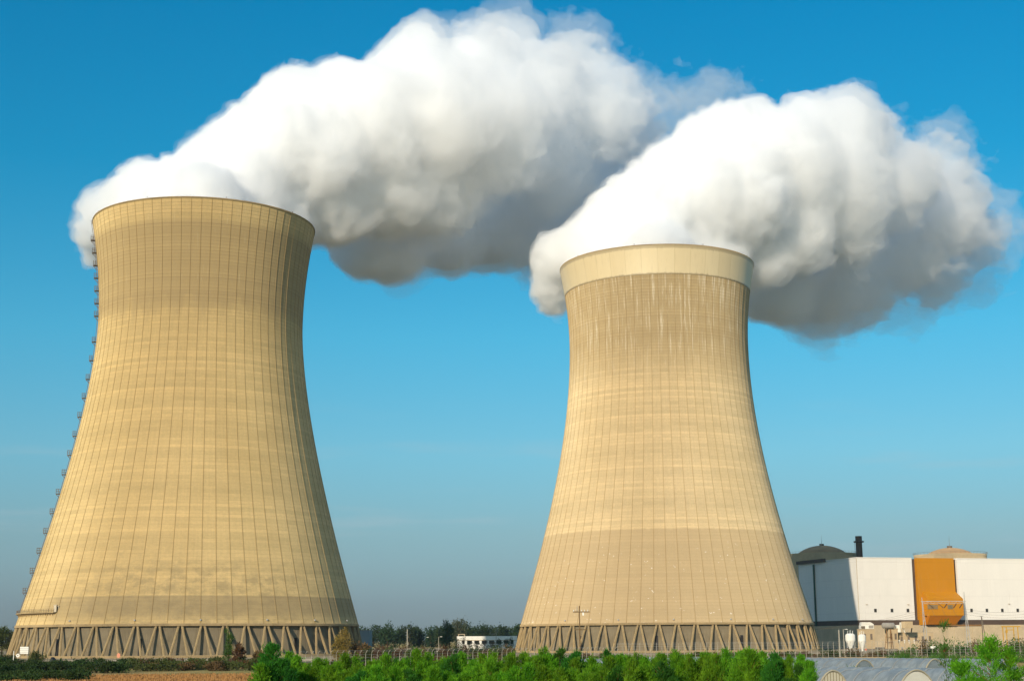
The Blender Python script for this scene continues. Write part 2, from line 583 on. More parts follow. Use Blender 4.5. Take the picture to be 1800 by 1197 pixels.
# smooth cream lining round the rim of the right tower
def band_material():
    t = NT('cream_cladding', .38, .5)
    u, v, _ = t.sep(t.coord('UV'))
    pan = t.white(t.comb(t.math('FLOOR', u), 1.0, 1.0))
    n = t.noise(t.comb(t.math('MULTIPLY', u, 2.0), t.math('MULTIPLY', v, .08), 0.0), 1.5, 4.0, .6)
    fu = t.math('FRACT', u)
    d = t.math('ABSOLUTE', t.math('SUBTRACT', fu, .5))
    c = t.mix(t.math('ADD', t.math('MULTIPLY', pan, .45), t.math('MULTIPLY', n, .5)), (.63, .50, .29), (.73, .60, .37))
    dr = t.noise(t.comb(t.math('MULTIPLY', u, 7.0), t.math('MULTIPLY', v, .12), 3.0), 1.0, 5.0, .7)
    c = t.mix(t.math('MULTIPLY', t.ramp(dr, .55, .75), .35), c, (.36, .27, .15))
    c = t.mix(t.math('MULTIPLY', t.ramp(t.math('SUBTRACT', v, t.math('MULTIPLY', dr, 1.6)), 153.6, 153.0), .7), c, (.30, .22, .12))
    c = t.mix(t.math('MULTIPLY', t.ramp(t.math('ADD', v, t.math('MULTIPLY', dr, 1.5)), 164.6, 165.4), .6), c, (.30, .22, .12))
    c = t.mix(t.math('MULTIPLY', t.ramp(d, .475, .495), .35), c, (.40, .29, .14))
    return t.color(c)


_nb = 152
_tb = np.arange(_nb) * 2 * math.pi / _nb
_zb = np.linspace(153.6, TOP_Z + .1, 8)
_prb = [(shell_radius(PROF_R, z) - .02, z) for z in _zb[:1]] + [(shell_radius(PROF_R, z) + .2, z) for z in _zb]
_Vb = np.concatenate([np.stack([np.cos(_tb) * r, np.sin(_tb) * r, np.full(_nb, z)], 1) for r, z in _prb])
_UVb = np.zeros((len(_prb) - 1, _nb, 4, 2))
for j in range(len(_prb) - 1):
    _UVb[j, :, 0, 0] = _UVb[j, :, 3, 0] = np.arange(_nb) / 4
    _UVb[j, :, 1, 0] = _UVb[j, :, 2, 0] = (np.arange(_nb) + 1) / 4
    _UVb[j, :, :2, 1] = _prb[j][1]
    _UVb[j, :, 2:, 1] = _prb[j + 1][1]
mesh_np('rim_band', _Vb, ring_grid(len(_prb), _nb), band_material(), tower_r, uv=_UVb)

# ---- ladder, service ledge and hoist of the left tower
toward_l = math.atan2(-CY_L, -CX_L)
lad_a = toward_l - math.pi / 2 + .05


def on_shell(p, ang, z, out=0.0):
    r = shell_radius(p, z) + out
    return Vector((math.cos(ang) * r, math.sin(ang) * r, z))


_m = MB()
_tan = Vector((-math.sin(lad_a), math.cos(lad_a), 0))
_zl = np.linspace(16, TOP_Z + .5, 60)
for sg in (-.35, .35):
    for za, zb in zip(_zl[:-1], _zl[1:]):
        _m.tube(on_shell(PROF_L, lad_a, za, .5) + _tan * sg, on_shell(PROF_L, lad_a, zb, .5) + _tan * sg, .09, n=4)
for z in np.arange(16, TOP_Z, 1.0):
    _m.tube(on_shell(PROF_L, lad_a, z, .5) - _tan * .35, on_shell(PROF_L, lad_a, z, .5) + _tan * .35, .05, n=4)
ladder = _m.build('access_ladder', M_STEEL, tower_l)
_rad = Vector((math.cos(lad_a), math.sin(lad_a), 0))
for z in list(np.arange(23, 125, 7.3)) + list(np.arange(128, 163, 5.0)):
    b = on_shell(PROF_L, lad_a, z, .1)
    m = MB()
    w, dpt, hh = 1.0, 1.55, 1.9
    c0, c1, c2, c3 = b - _tan * w, b + _tan * w, b + _tan * w + _rad * dpt, b - _tan * w + _rad * dpt
    m.prism([c0, c1, c2, c3], (0, 0, .22))
    for q in (c2, c3, (c1 + c2) / 2, (c0 + c3) / 2):
        m.tube(q, q + Vector((0, 0, hh)), .075, n=4)
    for hz in (hh, hh * .55):
        for q0, q1 in ((c1, c2), (c2, c3), (c3, c0)):
            m.tube(q0 + Vector((0, 0, hz)), q1 + Vector((0, 0, hz)), .075, n=4)
    m.tube(c2, b + _tan * w + Vector((0, 0, -1.6)), .09, n=4)
    m.tube(c3, b - _tan * w + Vector((0, 0, -1.6)), .09, n=4)
    m.build('ladder_platform', M_STEEL, ladder)
_m = MB()
_a0, _a1 = toward_l - math.pi / 2 - .2, toward_l - .83
_zL = 15.2
for k in range(40):
    a, b = _a0 + (_a1 - _a0) * k / 40, _a0 + (_a1 - _a0) * (k + 1) / 40
    p = [on_shell(PROF_L, a, _zL, 0), on_shell(PROF_L, b, _zL, 0), on_shell(PROF_L, b, _zL, 1.3), on_shell(PROF_L, a, _zL, 1.3)]
    _m.prism(p, (0, 0, .35))
    _m.prism([on_shell(PROF_L, a, _zL, 0), on_shell(PROF_L, a, _zL - 1.3, -.3), on_shell(PROF_L, a, _zL, 1.0)], (.12, .12, 0))
ledge = _m.build('service_ledge', M_BEAM, tower_l)
_m = MB()
for k in range(0, 41):
    a = _a0 + (_a1 - _a0) * k / 40
    q = on_shell(PROF_L, a, _zL + .35, 1.2)
    _m.tube(q, q + Vector((0, 0, 1.1)), .05, n=4)
    if k:
        for hz in (1.1, .6): _m.tube(q + Vector((0, 0, hz)), q0 + Vector((0, 0, hz)), .05, n=4)
    q0 = q
_m.build('railing', M_STEEL, ledge)
_q = on_shell(PROF_L, _a1, _zL + .36, .55)
_hb = MB()
_hb.box(-.45, .45, -.5, .5, 0, 2.2).box(-.55, .55, -.6, .6, 2.2, 2.4).box(.46, 1.2, -.08, .08, 1.9, 2.1).box(1.0, 1.12, -.05, .05, 1.1, 1.9)
_hb.build('hoist_box', plain('cream_paint', (.62, .52, .36), .6, .4, .08, 1.0), tower_l, loc=_q)
# small lamps along the foot of both shells
for root, prof, cx, cyy in ((tower_l, PROF_L, CX_L, CY_L), (tower_r, PROF_R, CX_R, CY_R)):
    tw = math.atan2(-cyy, -cx)
    for da in (-.3, .05, .42, .75, -.7, 1.1):
        q = on_shell(prof, tw + da, LOW_Z + 1.3, .35)
        MB().lathe([(0, -.3), (.28, -.2), (.32, .1), (.16, .3), (0, .34)], c=q, n=8).build('flood_lamp', M_GALV, root)
# door openings and a pipe on the basin walls
M_DARKPIPE = plain('dark_opening_steel', (.035, .03, .025), .7, .3, .2, .8)
for root, r0, cx, cyy, das in ((tower_l, R0_L, CX_L, CY_L, (-.8, -.27, .22, .62)), (tower_r, R0_R, CX_R, CY_R, (-.58, -.06, .5))):
    tw = math.atan2(-cyy, -cx)
    for da in das:
        a = tw + da
        c = Vector((math.cos(a) * (r0 - 1.05), math.sin(a) * (r0 - 1.05), 0))
        tn = Vector((-math.sin(a), math.cos(a), 0))
        rd = Vector((math.cos(a), math.sin(a), 0))
        MB().prism([c - tn * .55, c + tn * .55, c + tn * .55 + rd * .3, c - tn * .55 + rd * .3], (0, 0, 6.4)).build('riser_pipe', M_DARKPIPE, root)

# ------------------------------------------------------------------ steam plumes (closed bodies of water droplets)
_rng = np.random.RandomState(7)
_perm = _rng.permutation(4096)
_grad = _rng.normal(size=(4096, 3)).astype(np.float32)
_grad /= np.linalg.norm(_grad, axis=1)[:, None]
_feat = _rng.rand(4096, 3).astype(np.float32)


def _hash(i, j, k):
    return _perm[(_perm[(_perm[i & 4095] + j) & 4095] + k) & 4095]


def perlin(p):
    i = np.floor(p).astype(np.int64)
    f = (p - i).astype(np.float32)
    w = f * f * f * (f * (f * 6 - 15) + 10)
    r = np.zeros(len(p), np.float32)
    for a in (0, 1):
        for b in (0, 1):
            for c in (0, 1):
                g = _grad[_hash(i[:, 0] + a, i[:, 1] + b, i[:, 2] + c)]
                d = f - np.array((a, b, c), np.float32)
                wt = (w[:, 0] if a else 1 - w[:, 0]) * (w[:, 1] if b else 1 - w[:, 1]) * (w[:, 2] if c else 1 - w[:, 2])
                r += wt * (g * d).sum(1)
    return r


def lobes(p):
    """rounded lobes with sharp creases between them, 0..1"""
    i = np.floor(p).astype(np.int64)
    best = np.full(len(p), 9.0, np.float32)
    for a in (-1, 0, 1):
        for b in (-1, 0, 1):
            for c in (-1, 0, 1):
                q = np.stack([i[:, 0] + a, i[:, 1] + b, i[:, 2] + c], 1)
                h = _feat[_hash(q[:, 0], q[:, 1], q[:, 2])]
                d = ((q + h - p) ** 2).sum(1)
                best = np.minimum(best, d)
    return 1.0 - np.minimum(best, 1.2) / 1.2


def surface_nets(D, org, h):
    """quads on the zero level of the array D (negative inside)"""
    S = D < 0
    nx, ny, nz = D.shape
    c = [S[a:nx - 1 + a, b:ny - 1 + b, e:nz - 1 + e] for a in (0, 1) for b in (0, 1) for e in (0, 1)]
    cnt = sum(x.astype(np.int8) for x in c)
    act = (cnt > 0) & (cnt < 8)
    idx = np.full(act.shape, -1, np.int64)
    ii = np.argwhere(act)
    idx[act] = np.arange(len(ii))
    acc = np.zeros((len(ii), 3))
    num = np.zeros(len(ii))
    co = [(a, b, e) for a in (0, 1) for b in (0, 1) for e in (0, 1)]
    val = [D[ii[:, 0] + a, ii[:, 1] + b, ii[:, 2] + e] for a, b, e in co]
    for p in range(8):
        for q in range(p + 1, 8):
            if sum(abs(co[p][t] - co[q][t]) for t in range(3)) != 1: continue
            m = (val[p] < 0) != (val[q] < 0)
            tt = np.where(m, val[p] / np.where(m, val[p] - val[q], 1), 0)
            for t in range(3):
                acc[:, t] += np.where(m, co[p][t] + tt * (co[q][t] - co[p][t]), 0)
            num += m
    V = (ii + acc / num[:, None]) * h + org
    Fs = []
    for ax in range(3):
        sl0 = [slice(1, -1)] * 3
        sl1 = [slice(1, -1)] * 3
        sl0[ax] = slice(0, -1)
        sl1[ax] = slice(1, None)
        A, B = S[tuple(sl0)], S[tuple(sl1)]
        e = np.argwhere(A != B)
        pos = e + np.array([0 if t == ax else 1 for t in range(3)])
        flip = A[tuple(e.T)]
        o1, o2 = [(1, 2), (2, 0), (0, 1)][ax]
        q = []
        for d1, d2 in ((-1, -1), (0, -1), (0, 0), (-1, 0)):
            r = pos.copy()
            r[:, o1] += d1
            r[:, o2] += d2
            q.append(idx[tuple(r.T)])
        q = np.stack(q, 1)
        q[~flip] = q[~flip][:, ::-1]
        Fs.append(q)
    F = np.concatenate(Fs)
    return V, F[(F >= 0).all(1)]


def fbm(p, octs):
    r = np.zeros(len(p), np.float32)
    for sc, am in octs:
        r += am * perlin(p / sc + sc)
    return r


def plume_field(balls, x0, x1, x_low, h=1.15, blend=6.0, amp=(4.6, 4.0, 3.5, 2.5), cell=(29., 13.5, 6.6, 3.3), warp=8.0, seed=0.0):
    """signed distance to the billowing body; the far end is torn and thinner"""
    B = np.array(balls, np.float32)          # world x, y, z, r
    mar = 21.0
    lo = (B[:, :3] - B[:, 3:] - mar).min(0)
    hi = (B[:, :3] + B[:, 3:] + mar).max(0)
    n = np.ceil((hi - lo) / h).astype(int) + 1
    ax = [lo[t] + np.arange(n[t]) * h for t in range(3)]
    D = np.full(tuple(n), 1e3, np.float32)
    for b in B:
        R = b[3] + mar + blend
        s = []
        for t in range(3):
            s.append(slice(max(0, int((b[t] - R - lo[t]) / h)), min(n[t], int((b[t] + R - lo[t]) / h) + 2)))
        d = np.sqrt((ax[0][s[0]][:, None, None] - b[0]) ** 2 + (ax[1][s[1]][None, :, None] - b[1]) ** 2 + (ax[2][s[2]][None, None, :] - b[2]) ** 2) - b[3]
        o = D[tuple(s)]
        k = np.maximum(blend - np.abs(o - d), 0) / blend
        D[tuple(s)] = np.minimum(o, d) - k * k * blend * .25
    near = np.argwhere(np.abs(D) < mar)
    p = (near * h + lo).astype(np.float32)
    down = np.clip((p[:, 0] - x0) / (x1 - x0), 0, 1)
    low = np.clip((162.0 - p[:, 2]) / 22.0, 0, 1) * np.clip((p[:, 0] - x_low) / 25.0, 0, 1)
    down = np.minimum(down + .7 * low, 1.2)
    p = p + np.float32(seed)
    w1 = np.stack([fbm(p + o, ((34., 1.), (13., .45))) for o in (3.1, 57.7, 141.3)], 1)
    q = p + warp * w1 * 1.6
    disp = np.zeros(len(p), np.float32)
    mod = np.clip(.85 + 1.3 * fbm(p + 400, ((40., 1.),)), .65, 1.5)      # some parts smooth, some knobbly
    for i, (a, c) in enumerate(zip(amp, cell)):
        disp += a * (lobes(q / c) - .62) * (mod if i else 1.0)
    disp += fbm(q, ((9., 1.6), (4.2, 1.2), (2.4, .8)))
    tear = fbm(p * np.array((.8, 1, 1.15), np.float32), ((26., 1.), (12., .75), (5.5, .55), (3.0, .4)))
    return dict(D=D, near=near, disp=disp, tear=tear, down=down, lo=lo, h=h)


def plume_layer(name, fld, mat, parent, loc, grow=0.0, grow_down=0.0, tear=0.0, tear_down=0.0):
    D = fld['D'].copy()
    s = fld['down']
    D[tuple(fld['near'].T)] -= fld['disp'] + grow + grow_down * s + fld['tear'] * (tear + tear_down * s)
    D[[0, -1]] = 1; D[:, [0, -1]] = 1; D[:, :, [0, -1]] = 1
    V, F = surface_nets(D, fld['lo'], fld['h'])
    return mesh_np(name, V - np.array(loc), F, mat, parent, smooth=True)


def steam(name, dens, g=0.0, col=(1, 1, 1)):
    m = bpy.data.materials.new(name)
    m.use_nodes = True
    nt = m.node_tree
    nt.nodes.clear()
    o = nt.nodes.new('ShaderNodeOutputMaterial')
    v = nt.nodes.new('ShaderNodeVolumePrincipled')
    v.inputs['Color'].default_value = (*col, 1)
    v.inputs['Density'].default_value = dens
    v.inputs['Anisotropy'].default_value = g
    nt.links.new(v.outputs[0], o.inputs['Volume'])
    m.volume_intersection_method = 'ACCURATE' if hasattr(m, 'volume_intersection_method') else 0
    return m


def px_balls(lst, Y0, px0, k):
    out = []
    for px, py, r, dy in lst:
        Y = Y0 + dy + max(0.0, px - px0) * k
        p = P(px, py, Y)
        out.append((p.x, p.y, p.z, r * M_PER_PX(py, Y)))
    return out


LEFT = [(240, 396, 52, 8), (300, 384, 62, -4), (300, 372, 60, 22), (360, 375, 72, 0), (360, 370, 70, -14), (430, 380, 70, 0), (430, 370, 60, 25), (490, 395, 55, 0), (520, 400, 38, 14),
        (176, 378, 30, 24), (167, 415, 25, 28), (169, 450, 19, 34), (208, 355, 33, 18), (246, 332, 38, 12), (253, 308, 22, 16), (312, 326, 44, 10), (368, 290, 50, 12), (424, 258, 62, 8),
        (490, 262, 90, 0), (420, 318, 78, 2), (520, 200, 74, 4), (560, 270, 100, -6), (590, 350, 80, 4), (600, 172, 60, 4), (660, 225, 110, -12), (680, 330, 92, 0),
        (700, 150, 66, -4), (742, 90, 52, -2), (760, 215, 120, -20), (640, 425, 62, 40), (690, 440, 58, 42), (760, 330, 90, 0), (820, 118, 70, -6), (860, 220, 118, -22),
        (860, 390, 85, 64), (780, 410, 72, 51), (885, 85, 44, 0), (950, 160, 84, -14), (950, 270, 86, 0), (950, 395, 80, 74), (1010, 118, 46, -4), (1035, 200, 84, -10),
        (1060, 300, 60, 50), (1030, 390, 66, 78), (1085, 240, 54, 0), (1010, 330, 70, 47), (900, 320, 80, 40)]
RIGHT = [(1060, 475, 50, 0), (1110, 460, 55, 0), (1110, 455, 55, 22), (1160, 455, 60, 0), (1160, 450, 60, -18), (1215, 460, 60, 0), (1215, 455, 55, 24), (1265, 468, 50, 0), (1295, 478, 36, 12),
         (976, 462, 38, 25), (966, 500, 28, 30), (982, 528, 26, 35), (988, 446, 34, 18), (1012, 438, 34, 12),
         (1050, 425, 48, 8), (1090, 385, 54, 10), (1122, 340, 46, 10), (1150, 375, 72, 4), (1182, 300, 56, 8), (1220, 340, 90, 0), (1240, 260, 52, 6), (1290, 250, 66, 2), (1300, 345, 100, -6),
         (1335, 235, 56, 0), (1330, 425, 74, 4), (1380, 300, 100, -8), (1385, 405, 80, -2), (1420, 230, 62, -6), (1480, 225, 64, -8), (1470, 320, 98, -10), (1370, 490, 68, 47),
         (1450, 475, 80, 57), (1480, 400, 70, 5), (1535, 260, 54, 0), (1560, 325, 78, 0), (1560, 430, 84, 57), (1540, 485, 58, 68), (1635, 310, 54, 10), (1640, 390, 72, 24),
         (1635, 465, 60, 64), (1690, 345, 44, 14), (1705, 420, 50, 40), (1440, 535, 48, 71), (1390, 540, 44, 61), (1345, 515, 46, 47), (1510, 520, 50, 74), (1470, 555, 30, 74)]
M_CORE = steam('dense_steam', .20)
M_MID = steam('thin_steam', .062)
M_VEIL = steam('steam_veil', .016)
WISP_L = [(885, 52, 44, 0), (1110, 170, 36, 10), (1140, 215, 38, 20), (1195, 200, 40, 26), (1232, 165, 34, 24), (1262, 190, 30, 30), (1010, 85, 46, 0), (1105, 300, 46, 70), (700, 470, 42, 62), (960, 455, 46, 110)]
WISP_R = [(1730, 390, 46, 30), (1752, 415, 36, 36), (1700, 475, 46, 70), (1590, 520, 44, 100), (1420, 560, 40, 105), (1345, 540, 38, 80), (1640, 265, 36, 10), (1500, 545, 44, 100)]
for B, WB, Y0, px0, k, cx, cyy, sd, xa, xb, lab in (
        (LEFT, WISP_L, CY_L, 353, .20, CX_L, CY_L, 0.0, -70.0, 70.0, 'long white steam plume pouring from the left tower with the ladder'),
        (RIGHT, WISP_R, CY_R, 1155, .22, CX_R, CY_R, 300.0, 120.0, 235.0, 'white steam plume rising from the cream rimmed tower and drifting right')):
    loc = (cx, cyy, TOP_Z)
    pl = empty('steam_plume', loc, lab, 'steam plume', 'steam plumes')
    fld = plume_field(px_balls(B, Y0, px0, k), xa, xb, cx + 44, seed=sd)
    plume_layer('core', fld, M_CORE, pl, loc, grow=-.9, grow_down=-13.0, tear=1.5, tear_down=6.0)
    plume_layer('billow', fld, M_MID, pl, loc, grow=.4, grow_down=1.0, tear=2.5, tear_down=9.0)
    fld = plume_field(px_balls(B + WB, Y0, px0, k), xa, xb, cx + 44, h=1.7, amp=(6.0, 3.4, 1.5), cell=(31., 15., 7.), seed=sd)
    plume_layer('veil', fld, M_VEIL, pl, loc, grow=.6, grow_down=3.5, tear=4.0, tear_down=15.0)

# ------------------------------------------------------------------ ground
def ground_mat(name, a, b, c, sc=.05, fine=1.2):
    t = NT(name, .97, .05)
    o = t.coord()
    n1, n2 = t.noise(o, sc, 5.0, .6), t.noise(o, fine, 4.0, .65)
    col = t.mix(t.ramp(n1, .35, .65), a, b)
    col = t.mix(t.ramp(n2, .42, .68), col, c)
    t.bump(n2, .25, .8)
    return t.color(col)


def sheet(name, pts, z, mat, kind='structure'):
    o = MB().add([(x, y, z) for x, y in pts], [tuple(range(len(pts)))]).build(name, mat)
    o['kind'] = kind
    return o


M_GROUND = ground_mat('grassy_soil', (.11, .115, .035), (.22, .165, .07), (.28, .21, .09))
M_FIELD = ground_mat('dry_stubble', (.48, .26, .07), (.38, .19, .045), (.56, .34, .10), .08, 1.6)
M_YARD = ground_mat('yard_gravel', (.20, .165, .11), (.16, .13, .085), (.25, .21, .15), .04, .6)
M_BANK = ground_mat('bare_bank_soil', (.19, .11, .045), (.13, .075, .03), (.11, .10, .03), .15, .9)
M_ASPH = plain('asphalt', (.05, .05, .05), .9, .2, .15, .3)
sheet('ground', [(-3500, -300), (3500, -300), (3500, 6200), (-3500, 6200)], 0.0, M_GROUND)
sheet('yard', [(-260, 352), (420, 352), (520, 1000), (-330, 1000)], 0.008, M_YARD)
sheet('field', [(-105, 95), (-14, 95), (-26, 250), (-64, 246), (-92, 226)], 0.008, M_FIELD)
sheet('bank', [(-130, 318), (-24, 300), (-14, 372), (-140, 372)], 0.012, M_BANK)
sheet('road', [(-190, 373), (-20, 373), (-20, 392), (-190, 392)], 0.016, M_ASPH)

# ------------------------------------------------------------------ foliage
RNG = np.random.RandomState(11)


def leaf_mat(name, a, b, trans=.3, sc=.9):
    t = NT(name, .75, .2)
    o = t.coord()
    n1 = t.noise(o, sc, 3.0, .6)
    n2 = t.noise(o, sc * 9, 2.0, .6)
    f = t.math('ADD', t.math('MULTIPLY', n1, .6), t.math('MULTIPLY', n2, .4))
    c = t.mix(t.ramp(f, .36, .64), a, b)
    oi = t.n.new('ShaderNodeObjectInfo')
    hs = t.n.new('ShaderNodeHueSaturation')
    t.l.new(c, hs.inputs['Color'])
    t.set(hs.inputs['Hue'], t.math('ADD', .485, t.math('MULTIPLY', oi.outputs['Random'], .03)))
    t.set(hs.inputs['Value'], t.math('ADD', .8, t.math('MULTIPLY', oi.outputs['Random'], .4)))
    t.color(hs.outputs[0])
    tr = t.n.new('ShaderNodeBsdfTranslucent')
    t.l.new(hs.outputs[0], tr.inputs['Color'])
    mx = t.n.new('ShaderNodeMixShader')
    mx.inputs[0].default_value = trans
    t.l.new(t.b.outputs[0], mx.inputs[1])
    t.l.new(tr.outputs[0], mx.inputs[2])
    t.l.new(mx.outputs[0], t.out.inputs['Surface'])
    return t.m


def blades(p, d, L, W, rng):
    """one leaf-shaped quad per row: base point p, direction d, length L, width W"""
    n = len(p)
    d = d / np.maximum(np.linalg.norm(d, axis=1), 1e-6)[:, None]
    r = rng.normal(size=(n, 3))
    s = np.cross(d, r)
    s /= np.maximum(np.linalg.norm(s, axis=1), 1e-6)[:, None]
    L, W = np.broadcast_to(L, n)[:, None], np.broadcast_to(W, n)[:, None]
    m = p + d * L * .5
    V = np.stack([p, m + s * W * .5, p + d * L, m - s * W * .5], 1).reshape(-1, 3)
    F = np.arange(4 * n).reshape(n, 4)
    return V, F


def clump_points(blobs, n, rng, hollow=.55, knob=7):
    """points in lumpy blobs (x, y, z, rx, ry, rz): each blob carries its own clumps near the surface"""
    B = np.array(blobs, float)
    vol = (B[:, 3] * B[:, 4] * B[:, 5]) ** .75
    pts, nrm = [], []
    for b, k in zip(B, rng.multinomial(n, vol / vol.sum())):
        c = rng.normal(size=(knob, 3))
        c /= np.linalg.norm(c, axis=1)[:, None]
        i = rng.randint(0, knob, k)
        q = c[i] * rng.uniform(.55, .95, k)[:, None] + rng.normal(size=(k, 3)) * .27
        u = rng.normal(size=(k, 3))
        u /= np.linalg.norm(u, axis=1)[:, None]
        u *= (rng.uniform(hollow, 1.0, k) ** .6)[:, None]
        q = np.where((rng.rand(k) < .72)[:, None], q, u)
        pts.append(b[:3] + q * b[3:])
        nrm.append(q)
    return np.concatenate(pts), np.concatenate(nrm)


def crown(name, blobs, n, size, mat, parent=None, seed=0, up=.25, slim=.6):
    rng = np.random.RandomState(seed)
    p, q = clump_points(blobs, n, rng)
    d = q + rng.normal(size=p.shape) * .7 + np.array((0, 0, up))
    V, F = blades(p, d, size * rng.uniform(.6, 1.3, n), size * slim * rng.uniform(.6, 1.2, n), rng)
    return mesh_np(name, V, F, mat, parent)


def limb(m, a, b, r0, r1, rng, bend=.12, k=4):
    a, b = Vector(a), Vector(b)
    L = (b - a).length
    pts = [a.lerp(b, i / k) + Vector(rng.normal(size=3)) * (L * bend * .3 * (0 < i < k)) for i in range(k + 1)]
    for i in range(k):
        m.tube(pts[i], pts[i + 1], r0 + (r1 - r0) * i / k, r0 + (r1 - r0) * (i + 1) / k, 6)
    return pts


M_BARK = plain('bark', (.09, .065, .04), .95, .1, .2, 2.0)
M_BARK_RED = plain('reddish_bark', (.16, .06, .03), .9, .15, .2, 3.0)
M_FAR = leaf_mat('far_leaves', (.022, .045, .018), (.045, .075, .026), .2, .25)
M_FAR_PALE = leaf_mat('pale_leaves', (.08, .10, .05), (.12, .13, .07), .25, .25)
M_OLIVE = leaf_mat('olive_leaves', (.06, .085, .02), (.11, .12, .03), .3, .4)
M_GOLD = leaf_mat('golden_leaves', (.24, .17, .035), (.33, .24, .05), .3, .6)
M_BROWN = leaf_mat('brown_scrub', (.10, .06, .022), (.15, .085, .035), .2, .8)
M_DARK = leaf_mat('dark_leaves', (.022, .045, .01), (.045, .08, .016), .2, .6)
M_HEDGE = leaf_mat('bright_conifer_green', (.06, .195, .006), (.20, .42, .016), .42, 2.2)
M_HEDGE_D = leaf_mat('deep_conifer_green', (.022, .10, .010), (.06, .20, .014), .4, 1.1)
M_WEED = leaf_mat('weed_green', (.05, .12, .015), (.10, .19, .03), .35, .5)


def broad_tree(name, x, y, h, w, mat, seed, n=1500, size=.9, label=None, cat='tree', group=None, z=0.0, low=.18):
    rng = np.random.RandomState(seed)
    root = empty(name, (x, y, z), label, cat, group)
    m = MB()
    limb(m, (0, 0, 0), (rng.normal() * .03 * h, rng.normal() * .03 * h, h * .6), .035 * h, .015 * h, rng)
    blobs = [(0, 0, h * .58, w * .34, w * .34, h * .36)]
    for k in range(9):
        a = rng.rand() * 6.28
        zz = h * rng.uniform(low + .12, .84)
        rr = w * .33 * (1 - .5 * abs(zz / h - .5)) * rng.uniform(.5, 1.1)
        s = w * rng.uniform(.15, .26)
        c = (math.cos(a) * rr, math.sin(a) * rr, zz)
        blobs.append((*c, s, s, s * rng.uniform(.8, 1.2)))
        limb(m, (0, 0, h * rng.uniform(.2, .45)), c, .012 * h, .004 * h, rng)
    m.build('trunk', M_BARK, root)
    crown('crown', blobs, n, size, mat, root, seed)
    return root


def column_tree(name, x, y, h, w, mat, seed, n=1500, size=.6, label=None, cat='tree', group=None, z=0.0):
    rng = np.random.RandomState(seed)
    root = empty(name, (x, y, z), label, cat, group)
    m = MB()
    limb(m, (0, 0, 0), (0, 0, h * .9), .02 * h, .004 * h, rng, .03)
    blobs = []
    for k in range(11):
        t = k / 10
        zz = h * (.12 + .82 * t)
        s = w * .5 * (math.sin(math.pi * min(1, .18 + t * .8)) ** .6) * rng.uniform(.7, 1.05)
        blobs.append((rng.normal() * w * .12, rng.normal() * w * .12, zz, s, s, h * .09))
        limb(m, (0, 0, zz * .75), (rng.normal() * s * .6, rng.normal() * s * .6, zz), .008 * h, .003 * h, rng)
    m.build('trunk', M_BARK, root)
    crown('crown', blobs, n, size, mat, root, seed, up=.9, slim=.4)
    return root


def bush(name, x, y, w, h, mat, seed, n=700, size=.35, label=None, cat='shrub', group=None, z=0.0, depth=None, stem=True):
    rng = np.random.RandomState(seed)
    root = empty(name, (x, y, z), label, cat, group)
    dp = depth or w
    blobs = [(rng.uniform(-.3, .3) * w, rng.uniform(-.3, .3) * dp, h * rng.uniform(.3, .72), w * rng.uniform(.18, .3), dp * rng.uniform(.18, .3), h * rng.uniform(.2, .3)) for _ in range(8)]
    blobs.append((0, 0, h * .4, w * .42, dp * .42, h * .4))
    m = MB()
    for k in range(5):
        b = blobs[k]
        limb(m, (b[0] * .2, b[1] * .2, 0), (b[0], b[1], b[2]), .05 * h ** .5, .015, rng)
    m.build('stems', M_BARK, root)
    crown('foliage', blobs, n, size, mat, root, seed, up=.5)
    return root


# conifer shrubs of the near hedge: leaders with feathery sprays
def conifer_mesh(seed, h, w, n_br, open_=1.0, L=.17, W=.028, per=34, droop=0.0, stem=.03):
    rng = np.random.RandomState(seed)
    P_, D_, stems = [], [], MB()
    nl = rng.randint(3, 5)
    tips = [(rng.normal() * w * .2, rng.normal() * w * .2, h * (1.0 if i == 0 else rng.uniform(.78, .95))) for i in range(nl)]
    for t in tips: limb(stems, (t[0] * .15, t[1] * .15, 0), (t[0] * .9, t[1] * .9, t[2] * .88), stem, stem * .15, rng, .05)
    for b in range(n_br):
        t = tips[rng.randint(nl)]
        z = h * (1 - rng.rand() ** 1.35 * .93)
        f = z / t[2]
        if f > 1: z, f = t[2] * .98, .98
        ax = np.array((t[0] * (.15 + .85 * f), t[1] * (.15 + .85 * f), z))
        a = rng.rand() * 2 * math.pi
        R = w * .5 * ((1 - f) ** .62 * 1.05 + .05) * rng.uniform(.55, 1.12) * open_
        out = np.array((math.cos(a), math.sin(a), 0))
        up = rng.uniform(.45, 1.1) - droop
        end = ax + out * R + np.array((0, 0, R * up + .06))
        if rng.rand() < .25: limb(stems, ax, end, .012, .004, rng, .05, 2)
        k = int(per * rng.uniform(.6, 1.3))
        s = rng.rand(k) ** .7
        p = ax + (end - ax) * s[:, None] + np.array((0, 0, .18 * R)) * (s * s)[:, None] + rng.normal(size=(k, 3)) * (.05 + .07 * s)[:, None] * .55
        d = (end - ax) / max(np.linalg.norm(end - ax), .05) + rng.normal(size=(k, 3)) * .55 + np.array((0, 0, .5 - droop))
        P_.append(p)
        D_.append(d)
    P_, D_ = np.concatenate(P_), np.concatenate(D_)
    n = len(P_)
    V, F = blades(P_, D_, L * rng.uniform(.6, 1.3, n), W * rng.uniform(.7, 1.4, n), rng)
    return V, F, stems


def conifer(name, x, y, seed, h, w, n_br, mat, label, group, z=0.0, **k):
    root = empty(name, (x, y, z), label, 'conifer', group)
    V, F, st = conifer_mesh(seed, h, w, n_br, **k)
    mesh_np('foliage', V, F, mat, root)
    st.build('stems', M_BARK_RED, root)
    return root


